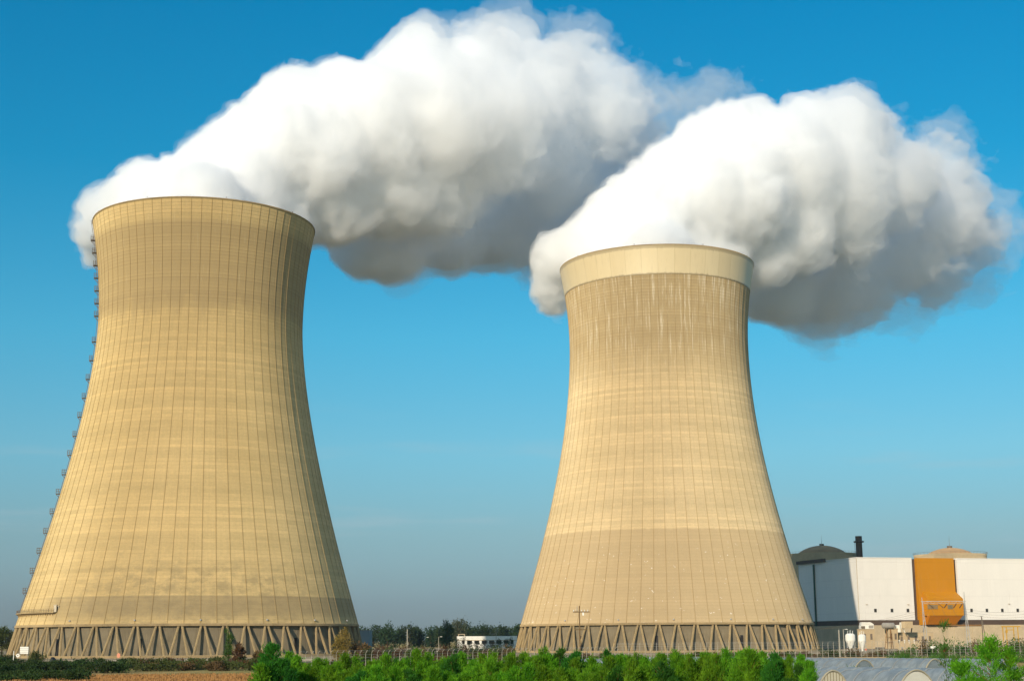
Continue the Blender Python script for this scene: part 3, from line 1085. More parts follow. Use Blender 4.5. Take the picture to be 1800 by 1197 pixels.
rng = np.random.RandomState(5)
LAB_H = 'bright green feathery conifer shrub in the dense hedge before the towers'
GRP_H = 'conifer shrubs of the near hedge'
protos = []
YH = 70.0
spots = []
for row, (Yr, step, dz) in enumerate(((65.0, .74, -.5), (68.5, .78, -.2), (72.0, .8, 0.0))):
    x = GX(470 + row * 12, Yr)
    while x < GX(1420, Yr):
        spots.append((x + rng.normal() * .12, Yr + rng.normal() * .7, dz))
        x += step * rng.uniform(.8, 1.25)
for i, (x, y, dz) in enumerate(spots):
    # hedge top along the photograph: about y 1145 to 1152, lower to the right end
    px = 900 + x / y * FPX
    top = CAM.z - (np.interp(px, [450, 560, 700, 800, 930, 1100, 1200, 1330, 1420], [1146, 1149, 1147, 1143, 1140, 1150, 1149, 1150, 1163]) - (1122 - .0064 * (px - 900))) * y / FPX
    hh = max(2.4, top - (.33 if px < 1080 else .12) + dz + rng.normal() * .13)
    if i < 7:
        o = conifer('hedge_conifer', x, y, 40 + i, 4.0, 1.75, 380, M_HEDGE_D if i == 5 else M_HEDGE, LAB_H, GRP_H)
        protos.append(o)
    else:
        o = copy_tree(protos[rng.randint(7)])
        o.location = (x, y, 0)
    o.scale = (1.0, 1.0, hh / 4.0)
    o.rotation_euler.z = rng.rand() * 6.28
conifer('hedge_conifer', GX(487, 64), 64, 71, 5.1, 2.7, 760, M_HEDGE_D, 'tall dark conifer shrub at the left end of the hedge', GRP_H)
conifer('hedge_conifer', GX(458, 63), 63, 72, 4.3, 1.9, 380, M_HEDGE, 'low bright conifer shrub leaning out past the dark one at the hedge end', GRP_H)
conifer('hedge_conifer', GX(1290, 62), 62, 73, 4.75, 2.8, 760, M_HEDGE, 'broad round conifer shrub standing taller than the right half of the hedge', GRP_H)
conifer('hedge_conifer', GX(1352, 60), 60, 74, 4.7, 1.5, 320, M_HEDGE_D, 'narrow dark conifer shrub right of the broad round one', GRP_H)
conifer('hedge_conifer', GX(1392, 60), 60, 75, 4.2, 1.4, 280, M_HEDGE_D, 'small conifer shrub at the right end of the hedge by the tunnels', GRP_H)
conifer('young_conifer', GX(1692, 38), 38, 81, 5.25, 2.6, 430, M_HEDGE, 'loose young conifer with arching sprays in front of the plastic tunnels', None, L=.13, W=.018, per=60, droop=.1, stem=.02)
conifer('young_conifer', GX(1768, 39), 39, 82, 5.0, 1.9, 270, M_HEDGE, 'lower young conifer at the right edge before the plastic tunnels', None, L=.13, W=.018, per=55, droop=.1, stem=.02)
# two thin arching shoots above the young conifer
V, F, st = conifer_mesh(85, 5.75, .75, 80, L=.13, W=.018, per=26, stem=.006)
t_ = empty('tall_shoot', (GX(1662, 38.5), 38.5, 0), 'thin yellow green shoot rising above the loose young conifer', 'conifer')
mesh_np('foliage', V, F, M_WEED, t_)
st.build('stems', M_BARK_RED, t_)

for k, (px, Y, h, w) in enumerate(((1200, 64.5, 4.55, 1.7), (1230, 64.5, 4.6, 1.7), (1254, 63, 4.6, 1.6), (1268, 65.5, 4.7, 1.6), (1322, 61, 4.6, 1.5), (1340, 60, 4.4, 1.5), (1374, 60.5, 4.5, 1.4), (1408, 59.5, 4.0, 1.3))):
    o = copy_tree(protos[k % 7])
    o.location = (GX(px, Y), Y, 0)
    o.scale = (w / 1.75, w / 1.75, h / 4.0)
    o.rotation_euler.z = k * 1.3
# distant trees
GRP_F = 'trees on the horizon between the towers'
i = 0
for px in np.arange(612, 935, 11.5):
    i += 1
    Y = 1050 + rng.uniform(-60, 160)
    h = rng.uniform(13.0, 17.5) * (1.0 if px > 650 else .95)
    broad_tree('distant_tree', GX(px + rng.normal() * 3, Y), Y, h, rng.uniform(10, 14), M_FAR, 100 + i, 1300, 1.3,
               'dark round tree in the distant row on the horizon between the towers', 'tree', GRP_F, low=.02)
broad_tree('pale_tree', GX(808, 1000), 1000, 19.5, 11, M_FAR_PALE, 151, 1500, 1.1, 'pale grey green tree above the white flat building, behind the poplar', 'tree')
column_tree('poplar', GX(786, 800), 800, 16.0, 6.4, M_DARK, 152, 2600, .8, 'dark green poplar at the left end of the white flat building', 'tree')
for k, (px, h) in enumerate(((4, 12.5), (16, 11.0), (-6, 13))):
    broad_tree('tree', GX(px, 640), 640, h, 7, M_OLIVE, 160 + k, 1500, .8, 'olive green tree at the left edge beside the tower foot', 'tree', 'trees left of the left tower')
column_tree('slim_poplar', GX(402, 335), 335, 8.6, 2.1, M_WEED, 170, 2200, .34, 'slim bright green poplar before the columns of the left tower', 'tree')
column_tree('golden_poplar', GX(606, 425), 425, 9.0, 4.4, M_GOLD, 171, 2200, .5, 'tall golden brown poplar at the right foot of the left tower', 'tree')
column_tree('golden_poplar', GX(594, 424), 424, 6.8, 3.6, M_GOLD, 172, 1400, .5, 'shorter golden brown poplar beside the taller one at the tower foot', 'tree')
for k, (px, Y, w, h) in enumerate(((422, 330, 2.2, 5.2), (455, 332, 2.0, 3.2), (640, 430, 3.0, 5.0), (626, 428, 2.4, 4.6))):
    bush('dry_reeds', GX(px, Y), Y, w, h, M_BROWN, 180 + k, 420, .8,
         ('tall pale dry reeds right of the slim poplar' if k == 0 else 'low dry reeds between the slim poplar and the hedge' if k == 1 else
          'reddish dry reeds before the grey shed' if k == 2 else 'reddish dry reeds against the right end of the tower columns'), 'reeds')
# scrub on the bank at the left
lab_b = 'dark scrub bush in the shaded row on the bank at the left'
for k in range(54):
    px = -8 + (k // 2) * 17.5 + rng.normal() * 6
    dry = px > 235
    Y = (274 if k % 2 else 328) + rng.uniform(-9, 12) + (14 if dry and k % 2 else 0)
    bush('scrub_bush', GX(px, Y), Y, rng.uniform(3.4, 5.4), rng.uniform(1.3, 2.2), M_OLIVE if dry and k % 3 else (M_BROWN if dry else M_DARK), 200 + k, 620, .42,
         'brown and olive scrub bush in the sunlit row behind the stubble field' if dry else lab_b, 'shrub', 'scrub along the edge of the field')
for k in range(16):
    px = -12 + (k // 2) * 22 + rng.normal() * 7
    Y = (216 if k % 2 else 236) + rng.uniform(-5, 5)
    bush('scrub_bush', GX(px, Y), Y, rng.uniform(2.6, 4.2), rng.uniform(.9, 1.5), M_DARK, 240 + k, 520, .36, 'dark scrub bush in the corner at the lower left of the stubble field', 'shrub', 'scrub along the edge of the field')
# undergrowth in front of and behind the security fence
for k in range(88):
    px = 470 + k * 15.5 + rng.normal() * 6
    Y = np.interp(px, [480, 1100, 1800], [268, 352, 366]) + rng.uniform(2, 10)
    if 1090 < px < 1150: continue
    big = px > 1440
    right = px > 1600
    m = [M_BROWN, M_OLIVE, M_BROWN, M_DARK][k % 4] if not right else [M_DARK, M_WEED, M_BROWN][k % 3]
    bush('fence_shrub', GX(px, Y), Y, rng.uniform(2.5, 5.5), rng.uniform(2.2, 4.2) * (1.3 if right else .75 if big else .55), m, 260 + k, 560, .42,
         'low brownish shrub behind the security fence before the towers' if not big else 'green shrub behind the security fence before the white hall', 'shrub', 'shrubs behind the security fence')


for k in range(30):
    px = 636 + k * 9.2 + rng.normal() * 4
    Y = 400 + rng.uniform(-14, 20)
    bush('rough_shrub', GX(px, Y), Y, rng.uniform(2.4, 4.6), rng.uniform(3.0, 4.3), [M_BROWN, M_OLIVE, M_DARK, M_BROWN][k % 4], 700 + k, 520, .4,
         'brown or dark shrub in the rough strip before the flat building and the distant trees', 'shrub', 'rough shrubs beyond the hedge')


def weeds(name, pts, n, hgt, mat, seed):
    """a strip of weeds along a polyline of (x, y, half width)"""
    rg = np.random.RandomState(seed)
    A = np.array(pts, float)
    t = rg.rand(n) * (len(A) - 1)
    i = np.minimum(t.astype(int), len(A) - 2)
    f = (t - i)[:, None]
    c = A[i] * (1 - f) + A[i + 1] * f
    base = np.stack([c[:, 0], c[:, 1] + rg.uniform(-1, 1, n) * c[:, 2], np.zeros(n)], 1)
    lump = .45 + .55 * np.abs(np.sin(base[:, 0] * .9) * np.cos(base[:, 0] * .37 + 1.3))
    hh = hgt * lump * rg.uniform(.3, 1.0, n)
    base[:, 2] = hh * rg.uniform(.0, .75, n)
    d = rg.normal(size=(n, 3)) * .5 + np.array((0, 0, 1.0))
    V, F = blades(base, d, np.maximum(.25, hh * .6), .10 + .05 * rg.rand(n), rg)
    o = mesh_np(name, V, F, mat)
    o['kind'] = 'stuff'
    o['label'] = 'green weeds growing in a strip beside the plastic tunnels' if seed == 1 else 'green weeds along the foot of the fence plinth'
    return o


def stubble():
    rg = np.random.RandomState(9)
    n = 26000
    y = rg.uniform(120, 249, n)
    y = np.where(rg.rand(n) < .6, rg.uniform(195, 249, n), y)
    x = rg.uniform(-98, -18, n)
    ok = (x > -108 + (y - 95) * .12) & (y < 250 - .10 * np.abs(x + 26))
    x, y = x[ok], np.round(y[ok] / .8) * .8 + rg.normal(size=ok.sum()) * .06
    b = np.stack([x, y, np.zeros(len(x))], 1)
    d = rg.normal(size=b.shape) * .22 + np.array((0, 0, 1.0))
    V, F = blades(b, d, rg.uniform(.25, .5, len(x)), .16, rg)
    o = mesh_np('stubble', V, F, leaf_mat('straw', (.40, .225, .06), (.58, .35, .11), .15, .4))
    o['kind'] = 'stuff'
    o['label'] = 'orange dry stubble standing on the field at the lower left'


stubble()
weeds('weeds', [(18, 131, 1.5), (46, 129, 1.5)], 5200, 3.0, M_WEED, 1)
weeds('weeds', [(GX(1560, 318), 318, 4), (GX(1680, 315), 315, 6), (GX(1850, 315), 315, 7)], 6000, 2.6, M_WEED, 2)
weeds('weeds', [(GX(1080, 325), 325, 3), (GX(1580, 325), 325, 3)], 2600, 1.0, M_OLIVE, 3)

# ------------------------------------------------------------------ plastic tunnels
def film(name, a, b, rough=.35, stripes=None):
    t = NT(name, rough, .5)
    o = t.coord()
    x, y, z = t.sep(o)
    n = t.noise(t.scale(o, (.35, 1.6, 1.0)), 1.3, 5.0, .65)
    c = t.mix(t.ramp(n, .3, .7), a, b)
    if stripes:
        f = t.math('FRACT', t.math('MULTIPLY', x, stripes))
        c = t.mix(t.math('MULTIPLY', t.ramp(t.math('ABSOLUTE', t.math('SUBTRACT', f, .5)), .28, .40), .75), c, (.30, .19, .08))
    t.bump(n, .1, .7)
    return t.color(c)


M_FILM = film('grey_tunnel_film', (.16, .185, .19), (.26, .29, .29), .42)
M_FILM_W = film('white_tunnel_film', (.70, .64, .50), (.80, .74, .60), .5)
M_FILM_S = film('slatted_tunnel_end', (.62, .54, .36), (.70, .62, .44), .6, 3.0)
M_HOOP = plain('tunnel_hoop_wood', (.42, .36, .24), .7, .3, .1, 1.0)
M_CORD = plain('tie_cord_rope', (.27, .28, .27), .8, .2, .1, 1.0)
M_CRATE = plain('pale_wood', (.62, .44, .22), .8, .2, .12, 3.0)


def tunnel(x, y, rz, L, a, h, end_mat, label):
    root = empty('plastic_tunnel', (x, y, 0), label, 'plastic tunnel', 'plastic tunnels beside the hedge', rz)
    n, k = 22, int(L / .8)
    rg = np.random.RandomState(int(abs(x * 13 + y)))
    th = np.linspace(0, math.pi, n)
    V = []
    for j in range(k + 1):
        sag = (1 - .022 * (j % 2)) * (1 + rg.normal() * .004)
        V.append(np.stack([np.cos(th) * a * sag, np.full(n, L * j / k), np.sin(th) ** .92 * h * sag], 1))
    F = []
    for j in range(k):
        i = np.arange(n - 1)
        F.append(np.stack([j * n + i, j * n + i + 1, (j + 1) * n + i + 1, (j + 1) * n + i], 1))
    mesh_np('cover', np.concatenate(V), np.concatenate(F), M_FILM, root, smooth=True)
    pts = [(math.cos(t) * a * .97, -.03, math.sin(t) ** .92 * h * .97) for t in th]
    MB().prism(pts, (0, -.06, 0)).build('end_wall', end_mat, root)
    m = MB()
    for t0, t1 in zip(th[:-1], th[1:]):
        m.tube((math.cos(t0) * a * 1.0, -.06, math.sin(t0) ** .92 * h), (math.cos(t1) * a, -.06, math.sin(t1) ** .92 * h), .07, n=5)
    m.build('end_hoop', M_HOOP, root)
    m = MB()
    for t0, t1 in zip(th[:-1], th[1:]):
        m.tube((math.cos(t0) * a * .99, 0, math.sin(t0) ** .92 * h * .99), (math.cos(t1) * a * .99, 0, math.sin(t1) ** .92 * h * .99), .035, n=4, cap=False)
    cord = m.build('tie_cord', M_CORD, root)
    for j in range(1, k, 2):
        if j > 1:
            q = cord.copy()
            COL.objects.link(q)
            q.parent = root
        else: q = cord
        q.location = (0, L * j / k, 0)
    return root


RZ = math.radians(41)
tunnel(GX(1460, 105), 105, RZ, 42, 2.1, 3.2, M_FILM_S, 'plastic tunnel with a slatted wooden end wall nearest the hedge')
tunnel(GX(1606, 105), 105, RZ, 46, 2.65, 3.2, M_FILM_W, 'plastic tunnel with a big plain white end wall')
tunnel(GX(1790, 107), 107, RZ, 46, 2.6, 3.2, M_FILM_W, 'plastic tunnel behind the young conifer at the right edge')
tunnel(GX(1412, 150), 150, RZ, 40, 2.3, 3.2, M_FILM_W, 'farther plastic tunnel with a small white end above the slatted one')
tunnel(GX(1516, 152), 152, RZ, 40, 2.3, 3.2, M_FILM, 'farther plastic tunnel in the middle of the back row')
tunnel(GX(1640, 154), 154, RZ, 44, 2.3, 3.2, M_FILM, 'farther plastic tunnel behind the plain white ended one')
tunnel(GX(1770, 155), 155, RZ, 44, 2.3, 3.2, M_FILM, 'farther plastic tunnel at the right end of the back row')


def crate(px, Y, lab):
    o = empty('wooden_crate', (GX(px, Y), Y, 0), lab, 'crate')
    m = MB()
    for zz in (.9, 1.15, 1.4): m.box(-.38, .38, -.3, -.27, zz, zz + .17).box(-.38, .38, .27, .3, zz, zz + .17)
    for xx in (-.4, .37): m.box(xx, xx + .03, -.3, .3, .9, 1.57)
    m.build('sides', M_CRATE, o)
    p = MB()
    for xx in (-.33, .27):
        for yy in (-.25, .2): p.box(xx, xx + .06, yy, yy + .05, 0, .9)
    p.build('legs', M_CRATE, o)


crate(1568, 122, 'taller pale wooden crate stand between the rows of tunnels')
crate(1541, 120, 'lower pale wooden crate stand left of the taller one between the tunnels')

# ------------------------------------------------------------------ security fence
M_POST = plain('pale_concrete_post', (.40, .36, .28), .85, .2, .12, 1.0)
M_PLINTH = plain('plinth_concrete', (.36, .27, .15), .9, .15, .18, .5)


def fence(x0, y0, x1, y1, step, base, label, plinth=True):
    root = empty('security_fence', (x0, y0, 0), label, 'fence')
    d = Vector((x1 - x0, y1 - y0, 0))
    L = d.length
    d.normalize()
    nrm = Vector((d.y, -d.x, 0))
    n = min(100, int(L / step))
    post = None
    for i in range(n):
        q = d * (L * i / (n - 1))
        if post is None:
            m = MB()
            m.tube((0, 0, 0), (0, 0, 2.7), .055, .05, 6)
            for k in range(4):
                a0, a1 = k * .3, (k + 1) * .3
                p0 = Vector((0, 0, 2.7)) + nrm * (.9 * (1 - math.cos(a0))) + Vector((0, 0, .75 * math.sin(a0)))
                p1 = Vector((0, 0, 2.7)) + nrm * (.9 * (1 - math.cos(a1))) + Vector((0, 0, .75 * math.sin(a1)))
                m.tube(p0, p1, .048, .042, 6)
            post = m.build('post', M_POST, root)
            o = post
        else:
            o = post.copy()
            COL.objects.link(o)
            o.parent = root
        o.location = (q.x, q.y, base)
    w = MB()
    for zz in (.3, .9, 1.5, 2.1, 2.65):
        w.tube(Vector((0, 0, base + zz)), d * L + Vector((0, 0, base + zz)), .016, n=4)
    for k in (2, 4):
        off = nrm * (.9 * (1 - math.cos(k * .3))) + Vector((0, 0, base + 2.7 + .75 * math.sin(k * .3)))
        w.tube(off, d * L + off, .016, n=4)
    w.build('wires', M_GALV, root)
    if plinth:
        s = MB()
        s.prism([-nrm * .2, d * L - nrm * .2, d * L + nrm * .25, nrm * .25], (0, 0, base))
        s.build('plinth', M_PLINTH, root)
    return root


_xf0, _xf1 = GX(1085, 338), GX(1830, 342)
fence(_xf0, 338, _xf1, 342, 1.24, 1.0, 'bent topped security fence on a low concrete plinth before the white hall')
fence(GX(470, 262), 262, _xf0 - .6, 337.5, 1.45, .2, 'security fence behind the green hedge between the towers', True)

# ------------------------------------------------------------------ turbine hall
def cladding(name, a, rough=.6, w=1.0, hstep=9.0):
    t = NT(name, rough, .3)
    x, y, z = t.sep(t.coord())
    s = t.math('ADD', x, y)
    pan = t.white(t.comb(t.math('FLOOR', t.math('DIVIDE', s, w * 4)), t.math('FLOOR', t.math('DIVIDE', z, hstep)), 1.0))
    n = t.noise(t.coord(), .08, 4.0, .6)
    k = t.math('ADD', .93, t.math('ADD', t.math('MULTIPLY', pan, .035), t.math('MULTIPLY', n, .07)))
    fz = t.math('FRACT', t.math('DIVIDE', z, hstep))
    fs = t.math('FRACT', t.math('DIVIDE', s, w * 4))
    ln = t.math('MAXIMUM', t.ramp(fz, .985, .995), t.math('MULTIPLY', t.ramp(fs, .97, .99), .4))
    k = t.math('SUBTRACT', k, t.math('MULTIPLY', ln, .22))
    c = t.mix(1.0, a, t.comb(k, k, k), 'MULTIPLY')
    rain = t.noise(t.comb(t.math('MULTIPLY', s, .9), t.math('MULTIPLY', z, .05), 1.0), 1.0, 5.0, .7)
    c = t.mix(t.math('MULTIPLY', t.ramp(rain, .55, .78), .30), c, (.42, .36, .27))
    rib = t.math('PINGPONG', t.math('MULTIPLY', s, 2.0 / w), .5)
    t.bump(rib, .05, .5)
    return t.color(c)


M_WHITE = cladding('white_cladding', (.80, .75, .67))
M_ORANGE = cladding('orange_cladding', (.55, .225, .004), .55, .7)
M_ORANGE_D = cladding('deep_orange_cladding', (.48, .16, .006), .6, .7)
M_BROWNB = plain('dark_brown_cladding', (.10, .065, .045), .7, .3, .12, .3)
M_BASE = plain('beige_base_wall', (.50, .40, .26), .9, .2, .12, .15)
M_SHADOWGL = plain('dark_window', (.03, .022, .016), .3, .5, .1, 1.0)
M_GREEN = plain('green_pipe_paint', (.03, .08, .05), .5, .4, .1, 1.0)

M_GREYP_ = plain('louvre_paint', (.26, .20, .11), .6, .3, .12, .5)
YB, RH = 800.0, math.radians(16)
_c0 = P(1508, 1040, YB)
hall = empty('turbine_hall', (_c0.x, YB, 0), 'long white clad turbine hall with an orange bay and a row of small square windows', 'building', None, RH)
hx = hall.location.x
zt = P(1508, 980.5, YB).z
zb = P(1508, 1089.5, YB).z
zc = P(1508, 1098.5, YB).z


def HX(px, out=0.0, py=1040):
    """distance along the rotated front wall, seen at pixel column px"""
    k = P(px, py, 1.0).x - CAM.x
    x0, y0 = hx + math.sin(RH) * out, YB - math.cos(RH) * out
    return (k * y0 - x0) / (math.cos(RH) - k * math.sin(RH))


def HZ(px, py, out=0.0):
    return P(px, py, YB + HX(px, out, py) * math.sin(RH) - math.cos(RH) * out).z


def GX_at(px, Y, py=1040): return P(px, py, Y).x


xo0, xo1 = HX(1609.5), HX(1681.5)
xe = 260.0
DH, DR = 68.0, 40.0
body = MB()
body.box(0, xo0 - 1.3, 0, DH, zb, zt)
body.box(xo1 + 1.3, xe, 0, DR, zb, zt)
body.box(xo0 - 1.29, xo1 + 1.29, 2.5, DR, zb + .01, zt - .4)
body.build('wall', M_WHITE, hall)
MB().box(-.1, .12, -.12, -.002, zb + .3, zt - .2).build('corner_trim', M_BASE, hall)
MB().box(.25, xo0 - 1.5, .25, DH - .25, zc, zb - .002).box(xo0 - 1.499, xe - .25, .25, DR - .25, zc, zb - .002).build('brown_band', M_BROWNB, hall)
MB().box(-.4, xo0 - 1.5, -.4, DH + .4, 0, zc - .002).box(xo0 - 1.499, xe + .4, -.4, DR + .4, 0, zc - .002).build('base_wall', M_BASE, hall)
MB().box(-.25, xo0 - 1.5, -.25, DH, zt + .002, zt + .5).build('roof_edge', M_WHITE, hall)
MB().box(xo1 + 1.5, xe, -.25, DR, zt + .002, zt + .5).build('roof_edge', M_WHITE, hall)
# recessed dark joints either side of the orange bay
MB().box(xo0 - 1.25, xo0 + 1.2, 1.6, 2.45, zb, zt - .1).build('joint', M_BROWNB, hall)
MB().box(xo1 - 1.2, xo1 + 1.25, 1.6, 2.45, zb, zt - .1).build('joint', M_BROWNB, hall)
bay = MB().box(xo0 + 1.2, xo1 - 1.2, -1.0, 1.55, zc, zt + .35).build('orange_bay', M_ORANGE, hall)
zk0, zk1 = HZ(1640, 1040, 1), HZ(1640, 1052, 6)
_x0, _x1, _x2 = xo0 + 3.6, xo1 - 1.0, HX(1692, 7)
low = MB()
zl = HZ(1640, 1081.5, 6)
low.add([(_x0, -1.02, zk0), (_x1, -1.02, zk0), (_x2, -7, zk1), (_x0, -7, zk1), (_x0, -1.02, zl), (_x2, -1.02, zl), (_x2, -7, zl), (_x0, -7, zl), (_x2, -1.02, zk1 + .01)],
        [(0, 3, 2, 1), (3, 7, 6, 2), (0, 4, 7, 3), (8, 1, 2), (8, 2, 6, 5), (4, 5, 6, 7)])
low.build('orange_annex', M_ORANGE, hall)
und = MB()
und.prism([(_x0, -6.6, zl - .02), (_x2 - .4, -6.6, zl - .02), (_x2 - 3.2, -3.5, zc + .2), (_x0, -3.5, zc + .2)], (0, 2.4, 0))
und.build('annex_skirt', M_ORANGE_D, hall)
# louvres on the annex front
for px0, px1 in ((1629, 1647), (1664, 1673)):
    x0, x1 = HX(px0, 7), HX(px1, 7)
    z0, z1 = HZ(1640, 1070, 7), HZ(1640, 1063.5, 7)
    lv = MB()
    for k in range(9):
        a = x0 + (x1 - x0) * k / 9
        lv.box(a, a + (x1 - x0) * .055, -7.35, -7.02, z0, z1)
    lv.box(x0 - .3, x1 + .3, -7.25, -7.01, z1, z1 + .3)
    lv.build('louvre', M_GREYP_, hall)
# small square windows
for px in (1537, 1566, 1594, 1705.5, 1732.5, 1759.5, 1786.5, 1813):
    x = HX(px)
    z = HZ(1537, 1072.5)
    w = MB().box(x - .72, x + .72, -.06, -.002, z - .86, z + .86).build('window', M_SHADOWGL, hall)
    f = MB()
    f.box(x - .84, x - .725, -.1, -.002, z - .98, z + .98).box(x + .725, x + .84, -.1, -.002, z - .98, z + .98)
    f.box(x - .725, x + .725, -.1, -.002, z + .865, z + .98).box(x - .725, x + .725, -.1, -.002, z - .98, z - .865)
    f.build('frame', M_GALV, w)
# small wall lamps between
for px, py in ((1522, 1062), (1595, 1062), (1772, 1061)):
    x, z = HX(px), HZ(px, py)
    MB().box(x - .5, x + .4, -.7, -.01, z - .12, z + .12).build('wall_lamp', M_BASE, hall)
# side wall pieces in the shadow of the tower
yp = 48.0
MB().tube((-.7, yp, zc), (-.7, yp, zt - 1.0), .5, n=8).build('side_pipe', M_GREEN, hall)
MB().box(-1.6, -.26, yp - 14, DH - .3, zt - .2, zt + 1.6).build('eaves_beam', M_BROWNB, hall)

# reactor buildings behind the hall
M_DOME = plain('dome_concrete', (.36, .235, .125), .9, .2, .1, .08)
M_DRUM = plain('drum_concrete', (.46, .36, .22), .9, .2, .12, .08)


def reactor(px, Y, py_top, py_rim, r_dome, r_drum, label):
    c = P(px, py_rim, Y)
    root = empty('reactor_building', (c.x, Y, 0), label, 'building', 'reactor buildings behind the hall')
    zr, ztop = c.z, P(px, py_top, Y).z
    MB().lathe([(r_drum, 0), (r_drum, zr - 1.2), (r_drum + .15, zr - 1.2), (r_drum + .15, zr), (r_dome, zr + .3)], n=64).build('drum', M_DRUM, root, smooth=False)
    hgt = ztop - zr - .3
    pr = [(r_dome * f, zr + .31 + hgt * (1 - f * f) ** .85) for f in np.linspace(1, 0.01, 16)]
    dm = MB().lathe(pr, n=64).build('dome', M_DOME, root, smooth=True)
    m = MB()
    m.lathe([(1.6, 0), (1.6, 1.4), (0, 1.5)], c=(0, 0, ztop - .3), n=12)
    m.tube((0, 0, ztop + 1), (0, 0, ztop + 7), .12, .05, 5)
    m.build('mast', M_STEEL, dm)
    r = MB()
    for k in range(48):
        a = 2 * math.pi * k / 48
        r.tube((math.cos(a) * (r_drum + .4), math.sin(a) * (r_drum + .4), zr), (math.cos(a) * (r_drum + .4), math.sin(a) * (r_drum + .4), zr + 1.1), .06, n=4)
    r.lathe([(r_drum + .36, zr + 1.05), (r_drum + .46, zr + 1.05), (r_drum + .46, zr + 1.15), (r_drum + .36, zr + 1.15)], n=48)
    r.build('railing', M_STEEL, root)


reactor(1445, 1015, 958.5, 973.5, 16.3, 23.0, 'reactor dome in shadow behind the left end of the hall')
reactor(1670, 903, 962.5, 975.0, 13.6, 21.3, 'sunlit reactor dome behind the orange bay')
vs = P(1511, 980, 990)
stack = empty('vent_stack', (vs.x, 990, 0), 'dark vent stack with a flared collar beside the shaded dome', 'chimney')
zs0, zs1 = 20.0, P(1511, 942, 990).z
MB().lathe([(2.5, 0), (2.5, zs0), (2.1, zs1 - 4.5), (2.1, zs1 - 4.4)], n=20).build('shaft', M_BROWNB, stack)
MB().lathe([(2.1, zs1 - 4.38), (3.4, zs1 - 4.1), (3.4, zs1 - 3.3), (2.2, zs1 - 3.2), (2.2, zs1), (1.7, zs1), (1.7, zs1 - 3)], n=20).build('collar', M_BROWNB, stack)
_l = MB()
for zz in np.arange(20, zs1 - 4, 1.2): _l.tube((-2.75, -.3, zz), (-2.75, .3, zz), .05, n=4)
_l.tube((-2.75, -.3, 0), (-2.75, -.3, zs1 - 4), .06, n=4).tube((-2.75, .3, 0), (-2.75, .3, zs1 - 4), .06, n=4)
_l.build('ladder', M_STEEL, stack)

# ------------------------------------------------------------------ yard in front of the hall
M_WPAINT = plain('white_equipment_paint', (.80, .76, .66), .5, .4, .06, .5)
M_GREYP = plain('grey_equipment_paint', (.34, .31, .26), .6, .3, .12, .5)
M_YELLOW = plain('yellow_pipe_paint', (.55, .30, .02), .5, .4, .1, 1.0)
M_BEIGE = plain('beige_block', (.52, .40, .24), .9, .2, .1, .4)


def at(px, Y): return GX_at(px, Y, 1110)


def ZZ(py, Y, px=1560): return P(px, py, Y).z


YE = 700.0
# beige service blocks
def block(px0, px1, py_top, Y, dep, label, vents=2):
    x0, x1 = at(px0, Y), at(px1, Y)
    o = empty('service_block', ((x0 + x1) / 2, Y, 0), label, 'building')
    w, h = (x1 - x0) / 2, ZZ(py_top, Y)
    MB().box(-w, w, 0, dep, 0, h - .25).build('wall', M_BEIGE, o)
    MB().box(-w - .2, w + .2, -.2, dep + .2, h - .25, h).build('roof', M_BASE, o)
    for k in range(vents):
        xx = -w + (k + .5) * 2 * w / vents
        MB().box(xx - .5, xx + .5, -.08, -.002, h * .45, h * .75).build('vent', M_STEEL, o)
    return o, w, h


b1, w1, h1 = block(1514, 1537, 1104.5, YE, 8, 'small beige service block under the white cabinet')
b2, w2, h2 = block(1562, 1578, 1104, YE, 8, 'small beige service block under the grey tank')
b3, w3, h3 = block(1578, 1640, 1111, YE + 4, 8, 'long low beige block before the brown band of the hall', 5)
# white cabinet on the first block
o = empty('white_cabinet', (b1.location.x + .3, YE + 2, h1), 'white sloped top cabinet on the small beige block', 'cabinet')
MB().prism([(-3, 0, 0), (3.1, 0, 0), (3.1, 0, 2.2), (1.6, 0, 3.1), (-2.4, 0, 3.1), (-3, 0, 1.2)], (0, 4, 0)).build('housing', M_WPAINT, o)
MB().box(.7, 2.9, -.12, -.002, .25, 1.6).build('grille', M_GREYP, o)
MB().box(-2.9, -1.2, -.5, -.002, .2, 1.3).build('duct', M_STEEL, o)
# grey horizontal tank on a rusty stand
o = empty('grey_tank', (at(1561, YE), YE - 1, 0), 'grey horizontal tank on a rusty stand', 'tank')
zt_ = ZZ(1099, YE)
MB().lathe([(0, -3.0), (.9, -2.9), (1.3, -2.4), (1.3, 2.4), (.9, 2.9), (0, 3.0)], n=20).build('vessel', M_GREYP, o, smooth=True)
tk = o.children[0]
tk.rotation_euler = (0, math.pi / 2, 0)
tk.location = (0, 0, zt_)
m = MB()
for xx in (-1.4, 1.4):
    m.tube((xx - .6, 0, 0), (xx * .6, 0, zt_ - 1.2), .14, n=5).tube((xx + .6, .6, 0), (xx * .6, 0, zt_ - 1.2), .14, n=5)
m.tube((-1.6, 0, zt_ * .5), (1.6, 0, zt_ * .5), .12, n=5).tube((-1.8, 0, zt_ * .28), (1.8, 0, zt_ * .28), .12, n=5)
m.build('stand', M_RUST, o)
